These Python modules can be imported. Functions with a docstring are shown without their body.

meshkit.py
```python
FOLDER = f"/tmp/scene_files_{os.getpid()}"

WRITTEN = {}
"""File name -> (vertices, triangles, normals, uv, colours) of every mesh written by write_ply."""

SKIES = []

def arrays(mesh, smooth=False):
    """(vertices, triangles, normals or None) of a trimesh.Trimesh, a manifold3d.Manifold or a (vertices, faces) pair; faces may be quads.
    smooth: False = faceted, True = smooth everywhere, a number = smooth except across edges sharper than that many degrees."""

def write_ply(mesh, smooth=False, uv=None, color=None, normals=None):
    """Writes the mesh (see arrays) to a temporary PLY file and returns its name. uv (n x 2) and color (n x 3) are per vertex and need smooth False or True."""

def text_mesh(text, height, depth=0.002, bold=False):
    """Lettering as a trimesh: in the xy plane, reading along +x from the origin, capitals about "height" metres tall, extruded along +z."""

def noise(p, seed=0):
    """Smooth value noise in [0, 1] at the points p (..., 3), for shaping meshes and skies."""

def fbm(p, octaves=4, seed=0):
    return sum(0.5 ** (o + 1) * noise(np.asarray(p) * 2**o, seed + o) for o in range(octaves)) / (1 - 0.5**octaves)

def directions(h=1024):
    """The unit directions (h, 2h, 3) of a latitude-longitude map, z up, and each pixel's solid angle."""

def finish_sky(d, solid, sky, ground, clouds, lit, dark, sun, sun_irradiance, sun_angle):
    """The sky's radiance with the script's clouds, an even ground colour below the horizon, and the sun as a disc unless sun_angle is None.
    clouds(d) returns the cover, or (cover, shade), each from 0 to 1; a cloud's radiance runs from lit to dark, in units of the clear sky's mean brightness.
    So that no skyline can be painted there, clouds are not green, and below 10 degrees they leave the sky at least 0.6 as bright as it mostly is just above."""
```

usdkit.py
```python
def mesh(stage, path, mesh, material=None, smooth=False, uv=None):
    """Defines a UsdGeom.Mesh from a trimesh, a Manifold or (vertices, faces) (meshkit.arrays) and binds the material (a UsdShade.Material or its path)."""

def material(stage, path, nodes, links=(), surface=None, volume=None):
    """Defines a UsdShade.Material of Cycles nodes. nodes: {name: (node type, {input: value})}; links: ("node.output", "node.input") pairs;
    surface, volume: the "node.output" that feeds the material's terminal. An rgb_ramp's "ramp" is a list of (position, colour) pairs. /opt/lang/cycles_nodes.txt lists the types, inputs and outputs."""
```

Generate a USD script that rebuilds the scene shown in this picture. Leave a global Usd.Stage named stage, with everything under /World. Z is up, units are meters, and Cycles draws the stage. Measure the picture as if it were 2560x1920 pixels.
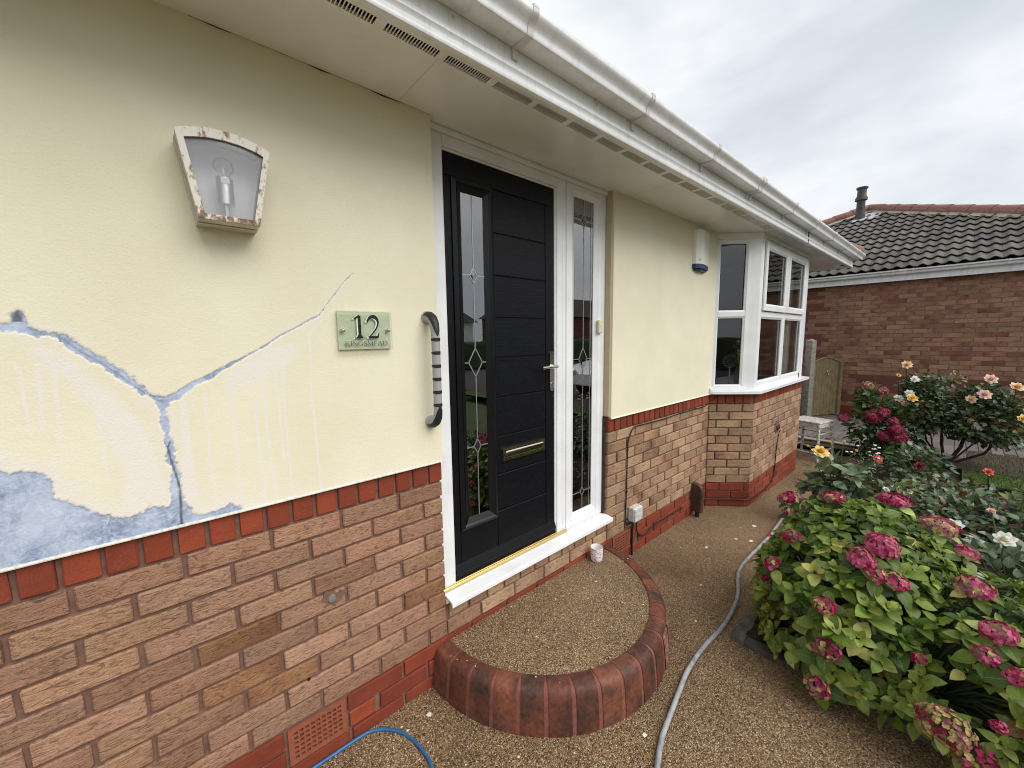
import math, random
import numpy as np
import usdkit
from pxr import Usd, UsdGeom, UsdLux, UsdShade, Gf, Sdf, Vt
from shapely.geometry import LineString, Polygon, Point, box as sbox
from shapely.ops import unary_union
import mapbox_earcut
import meshkit

T = Sdf.ValueTypeNames
stage = Usd.Stage.CreateInMemory()
UsdGeom.SetStageUpAxis(stage, UsdGeom.Tokens.z)
UsdGeom.SetStageMetersPerUnit(stage, 1.0)
world = UsdGeom.Xform.Define(stage, '/World')
stage.SetDefaultPrim(world.GetPrim())
LK = '/World/Looks'
UsdGeom.Scope.Define(stage, LK)

# ------------------------------------------------------------------ camera, sky, sun
F_PX, YAW, PIT, ROL = 970.45, 0.7169, 0.1179, -0.0140
CAM = np.array([0.3352, -1.460, 1.580])
fw = np.array([math.sin(YAW)*math.cos(PIT), math.cos(YAW)*math.cos(PIT), -math.sin(PIT)])
rr = np.cross(fw, [0, 0, 1]); rr /= np.linalg.norm(rr); uu = np.cross(rr, fw)
c_, s_ = math.cos(ROL), math.sin(ROL)
r2, u2 = c_*rr + s_*uu, -s_*rr + c_*uu
camera = UsdGeom.Camera.Define(stage, '/World/camera')
camera.AddTransformOp().Set(Gf.Matrix4d(*r2, 0, *u2, 0, *(-fw), 0, *CAM, 1))
camera.CreateHorizontalApertureAttr(36.0); camera.CreateVerticalApertureAttr(27.0)
camera.CreateFocalLengthAttr(36.0*F_PX/2560)
camera.CreateClippingRangeAttr(Gf.Vec2f(0.05, 2000))
camera.CreateExposureAttr(0.90)

SUN_EL, SUN_AZ = math.radians(46), math.radians(168)      # azimuth: atan2(x, y) of the direction towards the sun
usdkit.material(stage, LK+'/overcast_sky', {
    'tc': ('texture_coordinate', {}),
    'mp': ('mapping', {'scale': (1.0, 1.3, 2.6), 'rotation': (0.2, 0.35, 0.5)}),
    'n1': ('noise_texture', {'scale': 1.15, 'detail': 4, 'roughness': 0.5, 'distortion': 0.5}),
    'n2': ('noise_texture', {'scale': 3.1, 'detail': 5, 'roughness': 0.55, 'distortion': 0.3}),
    'mx': ('mix_float', {'fac': 0.3}),
    'rp': ('rgb_ramp', {'ramp': [(0.30, (6.9, 7.5, 8.3)), (0.43, (8.3, 8.8, 9.5)), (0.54, (10.6, 10.9, 11.1)), (0.68, (12.4, 12.5, 12.3))]}),
    'sky': ('sky_texture', {'sky_type': 'single_scattering', 'sun_disc': False, 'sun_elevation': SUN_EL, 'sun_rotation': SUN_AZ, 'aerosol_density': 2.0}),
    'mix': ('mix', {'fac': 0.93}),
    'bg': ('background_shader', {'strength': 0.0505})},
    [('tc.generated', 'mp.vector'), ('mp.vector', 'n1.vector'), ('mp.vector', 'n2.vector'), ('n1.fac', 'mx.a'), ('n2.fac', 'mx.b'),
     ('mx.result', 'rp.fac'), ('sky.color', 'mix.color1'), ('rp.color', 'mix.color2'), ('mix.color', 'bg.color')], surface='bg.background')
dome = UsdLux.DomeLight.Define(stage, '/World/sky')
UsdShade.MaterialBindingAPI.Apply(dome.GetPrim()).Bind(UsdShade.Material.Get(stage, LK+'/overcast_sky'))
dome.GetPrim().SetCustomDataByKey('kind', 'structure')
sun = UsdLux.DistantLight.Define(stage, '/World/sun')
sun.CreateNormalizeAttr(True); sun.CreateIntensityAttr(0.40); sun.CreateAngleAttr(50.0); sun.CreateColorAttr(Gf.Vec3f(1.0, 0.975, 0.94))
sd = np.array([math.sin(SUN_AZ)*math.cos(SUN_EL), math.cos(SUN_AZ)*math.cos(SUN_EL), math.sin(SUN_EL)])
zx = np.cross([0, 0, 1], sd); zx /= np.linalg.norm(zx); zy = np.cross(sd, zx)
sun.AddTransformOp().Set(Gf.Matrix4d(*zx, 0, *zy, 0, *sd, 0, 0, 0, 0, 1))

# ------------------------------------------------------------------ helpers
used = {}
def numbered(path):
    k = used.get(path, 0); used[path] = k+1
    return path if k == 0 else f'{path}_{k:03d}'
def pth(x):
    return '/World' if x is None else (x if isinstance(x, str) else str(x.GetPath()))
def thing(name, label, cat, group=None, kind=None, parent=None):
    p = UsdGeom.Xform.Define(stage, numbered(pth(parent)+'/'+name)).GetPrim()
    return tag(p, label, cat, group, kind)
def tag(p, label=None, cat=None, group=None, kind=None):
    for k, v in (('label', label), ('category', cat), ('group', group), ('kind', kind)):
        if v: p.SetCustomDataByKey(k, v)
    return p
def xf(name, parent):
    return UsdGeom.Xform.Define(stage, numbered(pth(parent)+'/'+name)).GetPrim()

class MB:
    """collects triangles of one mesh"""
    def __init__(s): s.v, s.f, s.n, s.t, s.uv = [], [], 0, [], []
    def add(s, v, f, tint=None, uv=None):
        v = np.asarray(v, float).reshape(-1, 3); f = np.asarray(f, int)
        if f.ndim == 2 and f.shape[1] == 4: f = np.vstack([f[:, [0, 1, 2]], f[:, [0, 2, 3]]])
        s.v.append(v); s.f.append(f+s.n); s.n += len(v)
        s.t.append(np.broadcast_to(np.asarray((1, 1, 1) if tint is None else tint, float), (len(v), 3)))
        s.uv.append(np.zeros((len(v), 2)) if uv is None else np.asarray(uv, float))
        return s
    def box(s, x0, x1, y0, y1, z0, z1, ch=0.0, tint=None):
        return s.obox((0, 0, 0), (1, 0, 0), (0, 1, 0), x0, x1, y0, y1, z0, z1, ch, tint)
    def obox(s, o, u, w, a0, a1, b0, b1, z0, z1, ch=0.0, tint=None):
        """box in the frame o + a*u + b*w + z*up; ch chamfers its edges"""
        a0, a1 = sorted((a0, a1)); b0, b1 = sorted((b0, b1)); z0, z1 = sorted((z0, z1))
        o, u, w = (np.asarray(k, float) for k in (o, u, w)); up = np.array([0, 0, 1.0])
        if ch <= 0:
            P = np.array([[a, b, z] for a in (a0, a1) for b in (b0, b1) for z in (z0, z1)])
            Fc = [[0, 1, 3, 2], [4, 6, 7, 5], [0, 4, 5, 1], [2, 3, 7, 6], [0, 2, 6, 4], [1, 5, 7, 3]]
        else:
            ch = min(ch, .45*min(a1-a0, b1-b0, z1-z0)); P = []; idx = {}
            for i, a in enumerate((a0, a1)):
                for j, b in enumerate((b0, b1)):
                    for k, z in enumerate((z0, z1)):
                        sa, sb, sz = (1, -1)[i]*ch, (1, -1)[j]*ch, (1, -1)[k]*ch
                        idx[i, j, k, 0] = len(P); P.append([a, b+sb, z+sz])
                        idx[i, j, k, 1] = len(P); P.append([a+sa, b, z+sz])
                        idx[i, j, k, 2] = len(P); P.append([a+sa, b+sb, z])
            P = np.array(P); Q = [(0, 0), (0, 1), (1, 1), (1, 0)]; Fc = []
            for i in (0, 1):
                Fc.append([idx[i, j, k, 0] for j, k in Q]); Fc.append([idx[j, i, k, 1] for j, k in Q]); Fc.append([idx[j, k, i, 2] for j, k in Q])
            for j in (0, 1):
                for k in (0, 1):
                    Fc.append([idx[0, j, k, 1], idx[1, j, k, 1], idx[1, j, k, 2], idx[0, j, k, 2]])
                    Fc.append([idx[j, 0, k, 0], idx[j, 1, k, 0], idx[j, 1, k, 2], idx[j, 0, k, 2]])
                    Fc.append([idx[j, k, 0, 0], idx[j, k, 1, 0], idx[j, k, 1, 1], idx[j, k, 0, 1]])
            Tr = [[idx[i, j, k, m] for m in range(3)] for i in (0, 1) for j in (0, 1) for k in (0, 1)]
        V = o+P[:, :1]*u+P[:, 1:2]*w+P[:, 2:]*up
        Fa = np.array(Fc); tri = np.vstack([Fa[:, [0, 1, 2]], Fa[:, [0, 2, 3]]])
        if ch > 0: tri = np.vstack([tri, np.array(Tr)])
        ctr = V.mean(0); nn = np.cross(V[tri[:, 1]]-V[tri[:, 0]], V[tri[:, 2]]-V[tri[:, 0]])
        bad = ((V[tri].mean(1)-ctr)*nn).sum(1) < 0; tri[bad] = tri[bad][:, ::-1]
        return s.add(V, tri, tint)
    def prism(s, poly, fn, d0, d1, tint=None):
        """shapely polygon (2D) extruded; fn(p, q, d) maps arrays to points"""
        for g in getattr(poly, 'geoms', [poly]):
            if g.is_empty or g.area < 1e-9: continue
            rings = [np.array(g.exterior.coords)[:-1]]+[np.array(h.coords)[:-1] for h in g.interiors]
            P = np.vstack(rings); ends = np.cumsum([len(r) for r in rings]).astype(np.uint32)
            tri = mapbox_earcut.triangulate_float64(P, ends).reshape(-1, 3).astype(int); n = len(P)
            A, B = fn(P[:, 0], P[:, 1], d0), fn(P[:, 0], P[:, 1], d1)
            fs = [tri, tri[:, ::-1]+n]; st = 0
            for r in rings:
                i = np.arange(len(r)); j = (i+1) % len(r)
                fs.append(np.stack([i+st, i+st+n, j+st], 1)); fs.append(np.stack([j+st, i+st+n, j+st+n], 1)); st += len(r)
            s.add(np.vstack([A, B]), np.vstack(fs), tint)
        return s
    def profile(s, pts, starts, close=True, caps=True, tint=None):
        """sweeps the closed (y,z) profile through the stations [(x, dy, dz)...] along x"""
        P = np.asarray(pts, float); n = len(P)
        V = [np.stack([np.full(n, x), P[:, 0]+dy, P[:, 1]+dz], 1) for x, dy, dz in starts]
        i = np.arange(n if close else n-1); j = (i+1) % n; fs = []
        for k in range(len(starts)-1):
            fs.append(np.stack([i+k*n, j+k*n, j+(k+1)*n, i+(k+1)*n], 1))
        s.add(np.vstack(V), np.vstack(fs), tint)
        if caps and close:
            tri = mapbox_earcut.triangulate_float64(P, np.array([n], np.uint32)).reshape(-1, 3).astype(int)
            for vv in (V[0], V[-1]): s.add(vv, tri, tint)
        return s
    def tube(s, path, r, n=8, caps=True, tint=None):
        path = np.asarray(path, float); m = len(path); r = np.broadcast_to(np.asarray(r, float), (m,))
        tg = np.gradient(path, axis=0); tg /= np.maximum(np.linalg.norm(tg, axis=1)[:, None], 1e-9)
        ref = np.array([0, 0, 1.0]) if abs(tg[0, 2]) < .9 else np.array([1.0, 0, 0]); V = []
        a = np.cross(tg[0], ref); a /= np.linalg.norm(a)
        for k in range(m):
            a = a-tg[k]*(a@tg[k]); a /= np.linalg.norm(a); b = np.cross(tg[k], a)
            th = np.arange(n)*2*math.pi/n
            V.append(path[k]+r[k]*(np.cos(th)[:, None]*a+np.sin(th)[:, None]*b))
        i = np.arange(n); j = (i+1) % n
        fs = [np.stack([i+k*n, j+k*n, j+(k+1)*n, i+(k+1)*n], 1) for k in range(m-1)]
        s.add(np.vstack(V), np.vstack(fs), tint)
        if caps:
            for k, o in ((0, -1), (m-1, 1)):
                s.add(np.vstack([V[k], path[k]]), np.stack([j, i, np.full(n, n)], 1)[:, ::o], tint)
        return s
    def lathe(s, prof, o, n=20, axis=(0, 0, 1), tint=None):
        ax = np.asarray(axis, float); ax /= np.linalg.norm(ax); ref = np.array([1.0, 0, 0]) if abs(ax[0]) < .9 else np.array([0, 1.0, 0])
        a = np.cross(ax, ref); a /= np.linalg.norm(a); b = np.cross(ax, a); th = np.arange(n)*2*math.pi/n
        V = [np.asarray(o)+h*ax+r*(np.cos(th)[:, None]*a+np.sin(th)[:, None]*b) for r, h in prof]
        i = np.arange(n); j = (i+1) % n
        return s.add(np.vstack(V), np.vstack([np.stack([i+k*n, j+k*n, j+(k+1)*n, i+(k+1)*n], 1) for k in range(len(prof)-1)]), tint)
    def grid(s, P, tint=None, uv=None):
        P = np.asarray(P, float); a, b = P.shape[:2]; I = np.arange(a*b).reshape(a, b)
        f = np.stack([I[:-1, :-1], I[1:, :-1], I[1:, 1:], I[:-1, 1:]], -1).reshape(-1, 4)
        return s.add(P.reshape(-1, 3), f, tint, uv)
    def arrays(s):
        return np.vstack(s.v), np.vstack(s.f), np.vstack(s.t), np.vstack(s.uv)
    def build(s, name, mat, parent=None, smooth=False, tint=False, uv=False, center=False, rotz=None, kind=None, label=None):
        v, f, t, q = s.arrays()
        path = numbered(pth(parent)+'/'+name)
        ctr = None
        if center: ctr = (v.min(0)+v.max(0))/2; v = v-ctr
        m = usdkit.mesh(stage, path, (v, f), None if mat is None else LK+'/'+mat, smooth=smooth, uv=q if uv and smooth in (False, True) else None)
        if tint and smooth in (False, True):
            UsdGeom.PrimvarsAPI(m).CreatePrimvar('tint', T.Float3Array, 'vertex').Set(Vt.Vec3fArray.FromNumpy(t.astype(np.float32)))
        if ctr is not None: m.AddTranslateOp().Set(Gf.Vec3d(*map(float, ctr)))
        p = m.GetPrim()
        if kind: p.SetCustomDataByKey('kind', kind)
        if label: p.SetCustomDataByKey('label', label)
        return p

def mat(name, col, rough=.6, noise=None, bump=None, spec=.4, metal=0.0, extra=None):
    """col: colour, or (c1, c2) mixed by noise=(scale, detail, lo, hi); bump=(scale, distance, detail)"""
    N = {'p': ('principled_bsdf', {'roughness': rough, 'specular_ior_level': spec, 'metallic': metal, **(extra or {})}), 'g': ('geometry', {})}; Lk = []
    if noise:
        N['n'] = ('noise_texture', {'scale': noise[0], 'detail': noise[1], 'roughness': .6})
        N['r'] = ('rgb_ramp', {'ramp': [(noise[2], col[0]), (noise[3], col[1])]})
        Lk += [('g.position', 'n.vector'), ('n.fac', 'r.fac'), ('r.color', 'p.base_color')]
    else: N['p'][1]['base_color'] = col
    if bump:
        N['bn'] = ('noise_texture', {'scale': bump[0], 'detail': bump[2]}); N['b'] = ('bump', {'strength': .7, 'distance': bump[1]})
        Lk += [('g.position', 'bn.vector'), ('bn.fac', 'b.height'), ('b.normal', 'p.normal')]
    usdkit.material(stage, LK+'/'+name, N, Lk, surface='p.BSDF')
    return name

# ------------------------------------------------------------------ materials
def brick_mat(name, base, second, flash, flash_amt, seed, scale=(15, 15, 46), bump=.006, crease=.55):
    """drag-faced brick: wavy creases along its length, patches of a second tone and a darker fired end"""
    usdkit.material(stage, LK+'/'+name, {
        'g': ('geometry', {}), 'tc': ('texture_coordinate', {}), 'oi': ('object_info', {}),
        'mp': ('mapping', {'scale': scale, 'location': (seed*3.1, seed*1.7, seed*.9)}),
        'cr': ('noise_texture', {'scale': 1.7, 'detail': 3.5, 'roughness': .6, 'distortion': 1.9}),
        'crr': ('rgb_ramp', {'ramp': [(.34, (0, 0, 0)), (.46, (.75, .75, .75)), (.62, (1, 1, 1))]}),
        'pt': ('noise_texture', {'scale': 8.0, 'detail': 3}), 'ptr': ('rgb_ramp', {'ramp': [(.44, (0, 0, 0)), (.66, (1, 1, 1))]}),
        'fi': ('noise_texture', {'scale': 330, 'detail': 2}), 'fir': ('rgb_ramp', {'ramp': [(.3, (.78, .77, .76)), (.7, (1.15, 1.15, 1.15))]}),
        'sx': ('separate_xyz', {}), 'fn': ('noise_texture', {'scale': 14, 'detail': 2}),
        'fa': ('math', {'math_type': 'multiply_add', 'value2': 7.0, 'value3': -.12}), 'fb': ('math', {'math_type': 'multiply_add', 'value2': 1.2, 'value3': -.6}),
        'fc': ('math', {'math_type': 'add', 'use_clamp': True}), 'fd': ('math', {'math_type': 'multiply', 'value2': flash_amt}),
        'm1': ('mix', {'color1': base, 'color2': second}), 'm2': ('mix', {'color2': flash}), 'm3': ('mix', {'mix_type': 'multiply', 'fac': 1.0}),
        'dk': ('mix', {'mix_type': 'multiply', 'fac': crease}),
        'hv': ('math', {'math_type': 'multiply_add', 'value2': .40, 'value3': .80}), 'hs': ('hsv', {}),
        'b': ('bump', {'strength': .9, 'distance': bump}), 'p': ('principled_bsdf', {'roughness': .86, 'specular_ior_level': .25})},
        [('g.position', 'mp.vector'), ('mp.vector', 'cr.vector'), ('cr.fac', 'crr.fac'), ('g.position', 'pt.vector'), ('pt.fac', 'ptr.fac'),
         ('g.position', 'fi.vector'), ('fi.fac', 'fir.fac'), ('tc.object', 'sx.vector'), ('sx.x', 'fa.value1'), ('g.position', 'fn.vector'), ('fn.fac', 'fb.value1'),
         ('fa.value', 'fc.value1'), ('fb.value', 'fc.value2'), ('fc.value', 'fd.value1'), ('ptr.color', 'm1.fac'), ('m1.color', 'm2.color1'), ('fd.value', 'm2.fac'),
         ('m2.color', 'm3.color1'), ('fir.color', 'm3.color2'), ('m3.color', 'dk.color1'), ('crr.color', 'dk.color2'),
         ('oi.random', 'hv.value1'), ('hv.value', 'hs.value'), ('dk.color', 'hs.color'), ('hs.color', 'p.base_color'), ('cr.fac', 'b.height'), ('b.normal', 'p.normal')], surface='p.BSDF')
    return name
BUFF = [brick_mat('buff_brick_a', (.362, .207, .134), (.383, .228, .150), (.20, .085, .06), .2, 1),
        brick_mat('buff_brick_b', (.355, .207, .128), (.375, .225, .130), (.2, .085, .06), .15, 2),
        brick_mat('buff_brick_c', (.357, .198, .128), (.32, .173, .106), (.18, .07, .05), .25, 3),
        brick_mat('buff_brick_d', (.28, .142, .072), (.32, .172, .088), (.14, .045, .032), .75, 4),
        brick_mat('buff_brick_e', (.376, .221, .146), (.345, .206, .128), (.19, .08, .06), .35, 5)]
PALE = [brick_mat('pale_brick_a', (.41, .265, .16), (.36, .225, .135), (.15, .055, .045), .75, 6, (14, 14, 45), .003),
        brick_mat('pale_brick_b', (.44, .30, .185), (.40, .255, .155), (.18, .07, .05), .25, 7, (14, 14, 45), .003),
        brick_mat('pale_brick_c', (.34, .20, .12), (.40, .255, .155), (.13, .05, .04), .95, 8, (14, 14, 45), .003),
        brick_mat('pale_brick_d', (.42, .275, .175), (.38, .245, .145), (.17, .065, .05), .5, 9, (14, 14, 45), .003)]
FARB = [brick_mat('far_brick_a', (.34, .19, .12), (.29, .15, .095), (.15, .048, .04), .9, 11, (14, 14, 45), .003),
        brick_mat('far_brick_b', (.36, .21, .135), (.32, .175, .11), (.17, .06, .045), .3, 12, (14, 14, 45), .003),
        brick_mat('far_brick_c', (.26, .11, .075), (.31, .155, .10), (.14, .045, .038), .8, 13, (14, 14, 45), .003),
        brick_mat('far_brick_d', (.33, .18, .12), (.36, .205, .135), (.18, .06, .048), .6, 14, (14, 14, 45), .003)]
REDB = [brick_mat('red_brick_a', (.23, .046, .023), (.195, .040, .021), (.15, .035, .02), .2, 21, (6, 6, 16), .0006, .12),
        brick_mat('red_brick_b', (.245, .051, .024), (.21, .045, .022), (.15, .035, .02), .15, 22, (6, 6, 16), .0006, .12),
        brick_mat('red_brick_c', (.20, .042, .022), (.235, .052, .027), (.13, .03, .02), .35, 23, (6, 6, 16), .0006, .12)]
mat('mortar', ((.145, .080, .060), (.21, .122, .094)), .95, (38, 4, .3, .7), (210, .0015, 3), .15)
mat('far_mortar', ((.19, .12, .09), (.26, .17, .14)), .95, (30, 4, .3, .7), None, .15)
mat('dark_mortar', ((.06, .045, .04), (.12, .085, .07)), .95, (60, 4, .3, .7), (210, .001, 3), .15)
mat('white_pvc', ((.70, .71, .72), (.80, .81, .82)), .28, (5, 3, .25, .6), None, .5)
usdkit.material(stage, LK+'/gutter_pvc', {'g': ('geometry', {}), 'mp': ('mapping', {'scale': (34, 20, 3)}), 'n': ('noise_texture', {'scale': 1.0, 'detail': 4, 'roughness': .65}), 'n2': ('noise_texture', {'scale': 3.5, 'detail': 5}),
    'r': ('rgb_ramp', {'ramp': [(.30, (.70, .705, .70)), (.46, (.80, .81, .815)), (.6, (.83, .84, .855))]}), 'r2': ('rgb_ramp', {'ramp': [(.32, (.88, .875, .86)), (.6, (1, 1, 1))]}), 'm': ('mix', {'mix_type': 'multiply', 'fac': 1.0}), 'p': ('principled_bsdf', {'roughness': .3})},
    [('g.position', 'mp.vector'), ('mp.vector', 'n.vector'), ('g.position', 'n2.vector'), ('n.fac', 'r.fac'), ('n2.fac', 'r2.fac'), ('r.color', 'm.color1'), ('r2.color', 'm.color2'), ('m.color', 'p.base_color')], surface='p.BSDF')
mat('soffit_pvc', ((.74, .73, .70), (.84, .83, .81)), .2, (3, 5, .32, .62), None, .5)
mat('bracket_pvc', (.62, .585, .57), .32)
mat('void', (.006, .005, .004), .9)
mat('seal', (.012, .011, .011), .55)
mat('mastic', ((.02, .017, .015), (.055, .04, .03)), .8, (60, 3, .35, .65), (90, .004, 2))
usdkit.material(stage, LK+'/black_door', {
    'g': ('geometry', {}), 'mp': ('mapping', {'scale': (5, 5, 95)}), 'n': ('noise_texture', {'scale': 1.3, 'detail': 4, 'distortion': .9}),
    'd': ('noise_texture', {'scale': 42, 'detail': 2}), 'dr': ('rgb_ramp', {'ramp': [(.25, (.34, .34, .34)), (.6, (.50, .50, .50))]}),
    'b': ('bump', {'strength': .7, 'distance': .0012}), 'p': ('principled_bsdf', {'base_color': (.0045, .005, .0068), 'specular_ior_level': .17})},
    [('g.position', 'mp.vector'), ('mp.vector', 'n.vector'), ('n.fac', 'b.height'), ('b.normal', 'p.normal'), ('g.position', 'd.vector'), ('d.fac', 'dr.fac'), ('dr.color', 'p.roughness')], surface='p.BSDF')
mat('black_gloss', (.0045, .005, .006), .3, None, None, .3)
mat('chrome', (.72, .67, .58), .14, None, None, .5, 1.0)
mat('steel', (.62, .62, .62), .32, None, None, .5, 1.0)
mat('brass_strip', (.62, .47, .20), .34, None, None, .5, .85)
mat('lead_came', (.36, .37, .38), .45, None, None, .5, .7)
def glass(name, ior, tint=(.93, .95, .95), rough=.0):
    usdkit.material(stage, LK+'/'+name, {'f': ('fresnel', {'IOR': ior}), 't': ('transparent_bsdf', {'color': tint}) if False else ('transparent_bsdf', {}),
        'g': ('glossy_bsdf', {'color': (1, 1, 1), 'roughness': rough}), 'm': ('mix_closure', {})},
        [('f.fac', 'm.fac'), ('t.BSDF', 'm.closure1'), ('g.BSDF', 'm.closure2')], surface='m.closure')
glass('window_glass', 1.78); glass('door_glass', 2.9); usdkit.material(stage, LK+'/lamp_glass', {'f': ('fresnel', {'IOR': 1.4}), 't': ('transparent_bsdf', {}), 'd': ('diffuse_bsdf', {'color': (.80, .82, .84)}), 'v': ('mix_closure', {'fac': .16}), 'g': ('glossy_bsdf', {'color': (1, 1, 1), 'roughness': .05}), 'm': ('mix_closure', {})},
    [('f.fac', 'm.fac'), ('t.BSDF', 'v.closure1'), ('d.BSDF', 'v.closure2'), ('v.closure', 'm.closure1'), ('g.BSDF', 'm.closure2')], surface='m.closure')
glass('bulb_glass', 1.28); glass('sign_glass', 1.35)

# cream render: painted coat, blue grey coat where it has come off, pale washed runs (primvar wear: x = peel, y = wash, z = dark crack)
usdkit.material(stage, LK+'/worn_render', {
    'g': ('geometry', {}), 'w': ('attribute', {'attribute': 'wear'}), 'sw': ('separate_xyz', {}),
    'je': ('noise_texture', {'scale': 130, 'detail': 5, 'roughness': .7}), 'jm': ('math', {'math_type': 'multiply_add', 'value2': 1.0, 'value3': -.5}),
    'ja': ('math', {'math_type': 'add'}), 'pk': ('map_range', {'from_min': .42, 'from_max': .60, 'to_min': 0.0, 'to_max': 1.0, 'clamp': True}),
    'wn': ('noise_texture', {'scale': 22, 'detail': 4}), 'wm': ('math', {'math_type': 'multiply_add', 'value2': 1.1, 'value3': -.55}), 'wa': ('math', {'math_type': 'add'}),
    'wr': ('map_range', {'from_min': .22, 'from_max': .85, 'to_min': 0.0, 'to_max': .95, 'clamp': True}),
    'cn': ('noise_texture', {'scale': 2.6, 'detail': 3}), 'cc': ('rgb_ramp', {'ramp': [(.35, (.715, .665, .50)), (.68, (.77, .725, .565))]}),
    'gn': ('noise_texture', {'scale': 70, 'detail': 7, 'roughness': .78, 'distortion': .5}), 'gc': ('rgb_ramp', {'ramp': [(.28, (.10, .13, .20)), (.45, (.18, .23, .345)), (.56, (.33, .395, .53)), (.68, (.58, .63, .74))]}),
    'hz': ('noise_texture', {'scale': 7.5, 'detail': 5, 'roughness': .6}), 'hr': ('rgb_ramp', {'ramp': [(.38, (0, 0, 0)), (.64, (.72, .72, .72))]}), 'hm': ('mix', {'color2': (.55, .61, .73)}), 'm1': ('mix', {'color2': (.74, .70, .645)}), 'm2': ('mix', {}), 'm3': ('mix', {'color2': (.045, .042, .045)}),
    'st': ('noise_texture', {'scale': 165, 'detail': 3}), 'b': ('bump', {'strength': .55, 'distance': .0016}),
    'p': ('principled_bsdf', {'roughness': .82, 'specular_ior_level': .25})},
    [('w.vector', 'sw.vector'), ('g.position', 'je.vector'), ('je.fac', 'jm.value1'), ('jm.value', 'ja.value1'), ('sw.x', 'ja.value2'), ('ja.value', 'pk.value'),
     ('g.position', 'wn.vector'), ('wn.fac', 'wm.value1'), ('wm.value', 'wa.value1'), ('sw.y', 'wa.value2'), ('wa.value', 'wr.value'),
     ('g.position', 'cn.vector'), ('cn.fac', 'cc.fac'), ('g.position', 'gn.vector'), ('gn.fac', 'gc.fac'),
     ('wr.result', 'm1.fac'), ('cc.color', 'm1.color1'), ('pk.result', 'm2.fac'), ('m1.color', 'm2.color1'), ('gc.color', 'hm.color1'), ('g.position', 'hz.vector'), ('hz.fac', 'hr.fac'), ('hr.color', 'hm.fac'), ('hm.color', 'm2.color2'),
     ('sw.z', 'm3.fac'), ('m2.color', 'm3.color1'), ('m3.color', 'p.base_color'), ('g.position', 'st.vector'), ('st.fac', 'b.height'), ('b.normal', 'p.normal')], surface='p.BSDF')
mat('cream_render', ((.715, .665, .50), (.77, .725, .565)), .82, (2.6, 3, .35, .68), (165, .0012, 3), .25)
mat('reveal_render', ((.47, .385, .27), (.54, .45, .33)), .85, (9, 4, .3, .7), (120, .0015, 3), .2)
mat('render_bead', ((.48, .46, .40), (.70, .68, .61)), .7, (90, 3, .35, .6), (120, .001, 2))
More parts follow.
